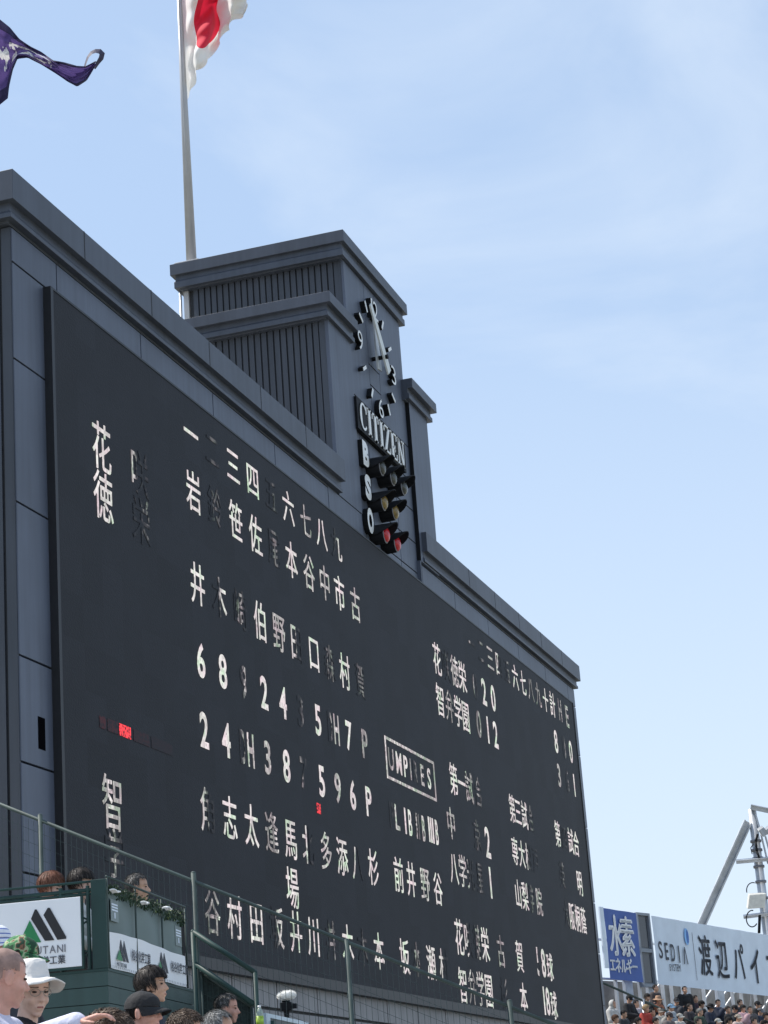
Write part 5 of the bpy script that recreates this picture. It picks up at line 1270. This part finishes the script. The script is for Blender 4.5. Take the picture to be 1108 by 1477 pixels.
# ---- the far crowd: six built figures, copied with their clothes recoloured
FARF = math.atan2(BN.x, BN.y)
farm = {}
def fcol(c, kind_):
    k = (c, kind_)
    if k not in farm: farm[k] = mat('far %s %d' % (kind_, len(farm)), c, 0.85, 6, 0.15)
    return farm[k]
FV = []
for v, (yaw, pitch, arm) in enumerate(((0.1, 0.1, None), (-0.5, 0.2, {-1: ((0.12, -0.25, 0.28), (0.22, -0.06, 0.48))}), (0.4, 0.35, None), (0.0, -0.05, None))):
    st = v == 3; R = headR(yaw, pitch); am = pose_arms(arm or {})
    if st: am = pose_arms({-1: ((0.0, -0.24, 0.2), (0.12, -0.2, 0.0)), 1: ((0.0, 0.24, 0.2), (0.12, 0.2, 0.0))})
    hs, hl = hair_mb(R, HC, 'short', 5, 0.25), hair_mb(R, HC, 'fringe', 6, 0.3); dm, br = cap_mb(R, HC); bk = bucket_mb(R, HC)
    def mk(mb):
        m_ = bpy.data.meshes.new('far'); m_.from_pydata([tuple(q) for q in mb.v], [], mb.f)
        for p in m_.polygons: p.use_smooth = True
        return m_
    hd = MB(); hd.ell(HC+Vector((-0.01, 0, 0.02)), 0.125, 0.108, 0.135); hd.ell(HC+Vector((-0.06, 0, -0.12)), 0.10, 0.13, 0.09)
    hm_ = evaluate(hd, 0.012, 3)
    bmh = bmesh.new(); bmh.from_mesh(hm_); bmesh.ops.delete(bmh, geom=[f for f in bmh.faces if f.calc_center_median().x > HC.x+0.055 and f.calc_center_median().z > HC.z-0.12], context='FACES'); bmh.to_mesh(hm_); bmh.free()
    dome_br = MB(); dome_br.add(dm.v, dm.f); dome_br.add(br.v, br.f)
    FV.append(dict(body=body_mesh(R, HC, am, st, 0.014), jacket=jacket_mesh(R, HC, am, 0.018, 0.05), trousers=trouser_mesh(st), short=mk(hs), fringe=mk(hl), cap=mk(dome_br), bucket=mk(bk), hood=hm_))
def far(label, x, y, row, var, jacket, hair='short', hcol=(0.014, 0.012, 0.012), hat=None, hatc=None, turn=0.0, sc=1.0):
    n = 1.2+0.85*row
    u, z = fxy(x, y, n)
    p = fs_(u, n, z); rot = Matrix.Rotation(PI/2-(FARF+turn), 4, 'Z')
    org = p-(rot.to_3x3() @ HC)*sc
    t = thing('person', label, 'person', org, 'spectators in the far stand'); V = FV[var]; M4 = Matrix.Translation(org) @ rot @ Matrix.Scale(sc, 4)
    def add(name, me, m):
        o = bpy.data.objects.new(name, me); C.objects.link(o)
        if not me.materials: me.materials.append(None)
        o.material_slots[0].link = 'OBJECT'; o.material_slots[0].material = m; attach(o, t); o.matrix_basis = M4; return o
    add('body', V['body'], SK['tan']); add('jacket', V['jacket'], fcol(jacket, 'jacket')); add('trousers', V['trousers'], fcol((0.03, 0.032, 0.04), 'trousers'))
    if hair: add('hair', V[hair], fcol(hcol, 'hair'))
    if hat: add({'cap': 'cap', 'bucket': 'sun_hat', 'hood': 'hood'}[hat], V[hat], fcol(hatc, 'hat'))
    return t
BL, NV, WH = (0.010, 0.011, 0.014), (0.014, 0.02, 0.04), (0.56, 0.54, 0.49)
far('hunched spectator in a white hooded coat next to the scoreboard edge', 884, 1449, 1.9, 2, (0.46, 0.45, 0.43), None, hat='hood', hatc=(0.46, 0.45, 0.43))
far('spectator in a black coat and black cap right of the white hooded coat', 908, 1441, 1.6, 2, BL, 'short', hat='cap', hatc=BL)
far('brown haired spectator lowest below the white hooded coat', 888, 1470, 3.6, 0, (0.30, 0.28, 0.26), 'fringe', (0.10, 0.05, 0.03))
far('spectator in a grey pink top half hidden behind the black coat', 918, 1448, 1.2, 0, (0.42, 0.36, 0.38), 'short')
far('blond spectator in a bright red orange coat beside the handrail post', 932, 1455, 2.6, 0, (0.38, 0.045, 0.03), 'fringe', (0.42, 0.30, 0.17))
far('dark haired spectator in black above the red orange coat', 934, 1439, 1.3, 1, BL, 'fringe')
far('spectator standing in the doorway shade right below the window unit', 946, 1425.5, 0.5, 3, (0.05, 0.04, 0.04), 'short')
far('spectator in a tan hat and orange jacket', 950, 1443, 1.5, 0, (0.30, 0.10, 0.045), 'short', hat='bucket', hatc=(0.36, 0.22, 0.14))
far('spectator in a light grey sweater below the tan hat', 941, 1461, 2.6, 0, (0.25, 0.26, 0.28), 'short')
far('spectator in a beige coat and brown grey cap below the orange jacket', 953, 1459, 3.0, 1, (0.30, 0.285, 0.26), 'short', hat='cap', hatc=(0.26, 0.23, 0.20))
far('spectator in a sky blue cap', 968, 1453, 2.2, 0, (0.30, 0.33, 0.36), 'short', hat='cap', hatc=(0.30, 0.48, 0.66))
far('spectator in a black cap and dark coat left of the standing figure', 976, 1444.5, 1.5, 1, (0.03, 0.032, 0.04), 'short', hat='cap', hatc=(0.03, 0.03, 0.035))
far('tall spectator standing in a black top under the pale banner', 988, 1428, 0.9, 3, BL, 'short', turn=0.5)
far('dark haired spectator in dark clothes seated at the standing figure', 995, 1453, 2.0, 0, (0.035, 0.03, 0.035), 'short')
far('spectator in a dark brown hat below the sky blue cap', 966, 1466, 3.4, 2, (0.12, 0.10, 0.10), 'short', hat='cap', hatc=(0.08, 0.06, 0.06))
far('spectator in a white cap right of the dark brown hat', 981, 1467, 3.4, 0, (0.36, 0.35, 0.33), 'short', hat='cap', hatc=WH)
far('spectator in navy with a wide black hat', 1025, 1454, 2.0, 2, NV, 'fringe', hat='bucket', hatc=BL)
far('spectator in a white cap below the wide black hat', 1036, 1474, 3.7, 0, (0.3, 0.3, 0.32), 'short', hat='cap', hatc=WH)
far('spectator with pale face in a black coat right of the wide black hat', 1050, 1457, 2.0, 1, BL, 'short', turn=-0.5)
far('spectator in black cap leaning behind the pink blouse', 1060, 1455, 1.8, 2, (0.02, 0.02, 0.025), 'short', hat='cap', hatc=BL)
far('spectator in a cream knitted hat below the black cap', 1065, 1468, 3.2, 0, (0.45, 0.36, 0.33), 'short', hat='cap', hatc=(0.62, 0.52, 0.42))
far('dark haired spectator in a pink blouse', 1072, 1455, 2.2, 1, (0.42, 0.27, 0.29), 'fringe')
far('dark haired spectator with face turned, right of the pink blouse', 1082, 1457, 2.2, 0, (0.10, 0.09, 0.09), 'short', turn=0.6)
far('spectator in a navy coat and grey cap near the right edge', 1097, 1459, 2.4, 2, NV, 'short', hat='cap', hatc=(0.20, 0.21, 0.23))
far('long dark haired spectator at the right edge in a brown coat', 1105, 1466, 3.0, 1, (0.10, 0.06, 0.045), 'fringe')
far('spectator in teal lowest between the white caps', 1008, 1474, 3.8, 0, (0.06, 0.14, 0.16), 'short')
far('grey haired spectator in dark green above the teal coat', 1010, 1460, 2.5, 2, (0.03, 0.05, 0.035), 'short', (0.22, 0.22, 0.21))
far('spectator in a maroon coat lowest at the right, dark hair', 1088, 1474, 3.8, 0, (0.16, 0.03, 0.035), 'short')

far('spectator in a charcoal coat seated between the red orange coat and the white hood', 900, 1463, 3.0, 2, (0.03, 0.03, 0.035), 'short')
far('spectator in black at the frame bottom below the red orange coat', 921, 1474, 3.9, 0, BL, 'fringe')
far('spectator with head bowed in a dark slate coat below the grey sweater', 946, 1474, 3.9, 2, (0.03, 0.035, 0.045), 'short')
far('spectator in a black coat with bowed head left of the wide black hat', 1012, 1449, 1.6, 2, BL, 'fringe')
far('spectator in a dark plum coat in the back row beside the tall standing figure', 1003, 1441, 1.0, 0, (0.04, 0.02, 0.03), 'short')
far('spectator in a navy coat seated behind the wide black hat', 1036, 1447, 1.4, 1, NV, 'short')
far('black coated spectator lowest between the cream knitted hat and the white cap', 1052, 1473, 3.8, 2, BL, 'fringe')
far('spectator in a dark grey coat in the back row above the pink blouse', 1068, 1447, 1.2, 0, (0.035, 0.035, 0.04), 'short')
far('black capped spectator in the back row above the navy coat and grey cap', 1093, 1449, 1.4, 0, BL, 'short', hat='cap', hatc=BL)
far('spectator in dark khaki at the lower right corner with bowed head', 1103, 1477, 3.8, 2, (0.05, 0.045, 0.03), 'fringe')
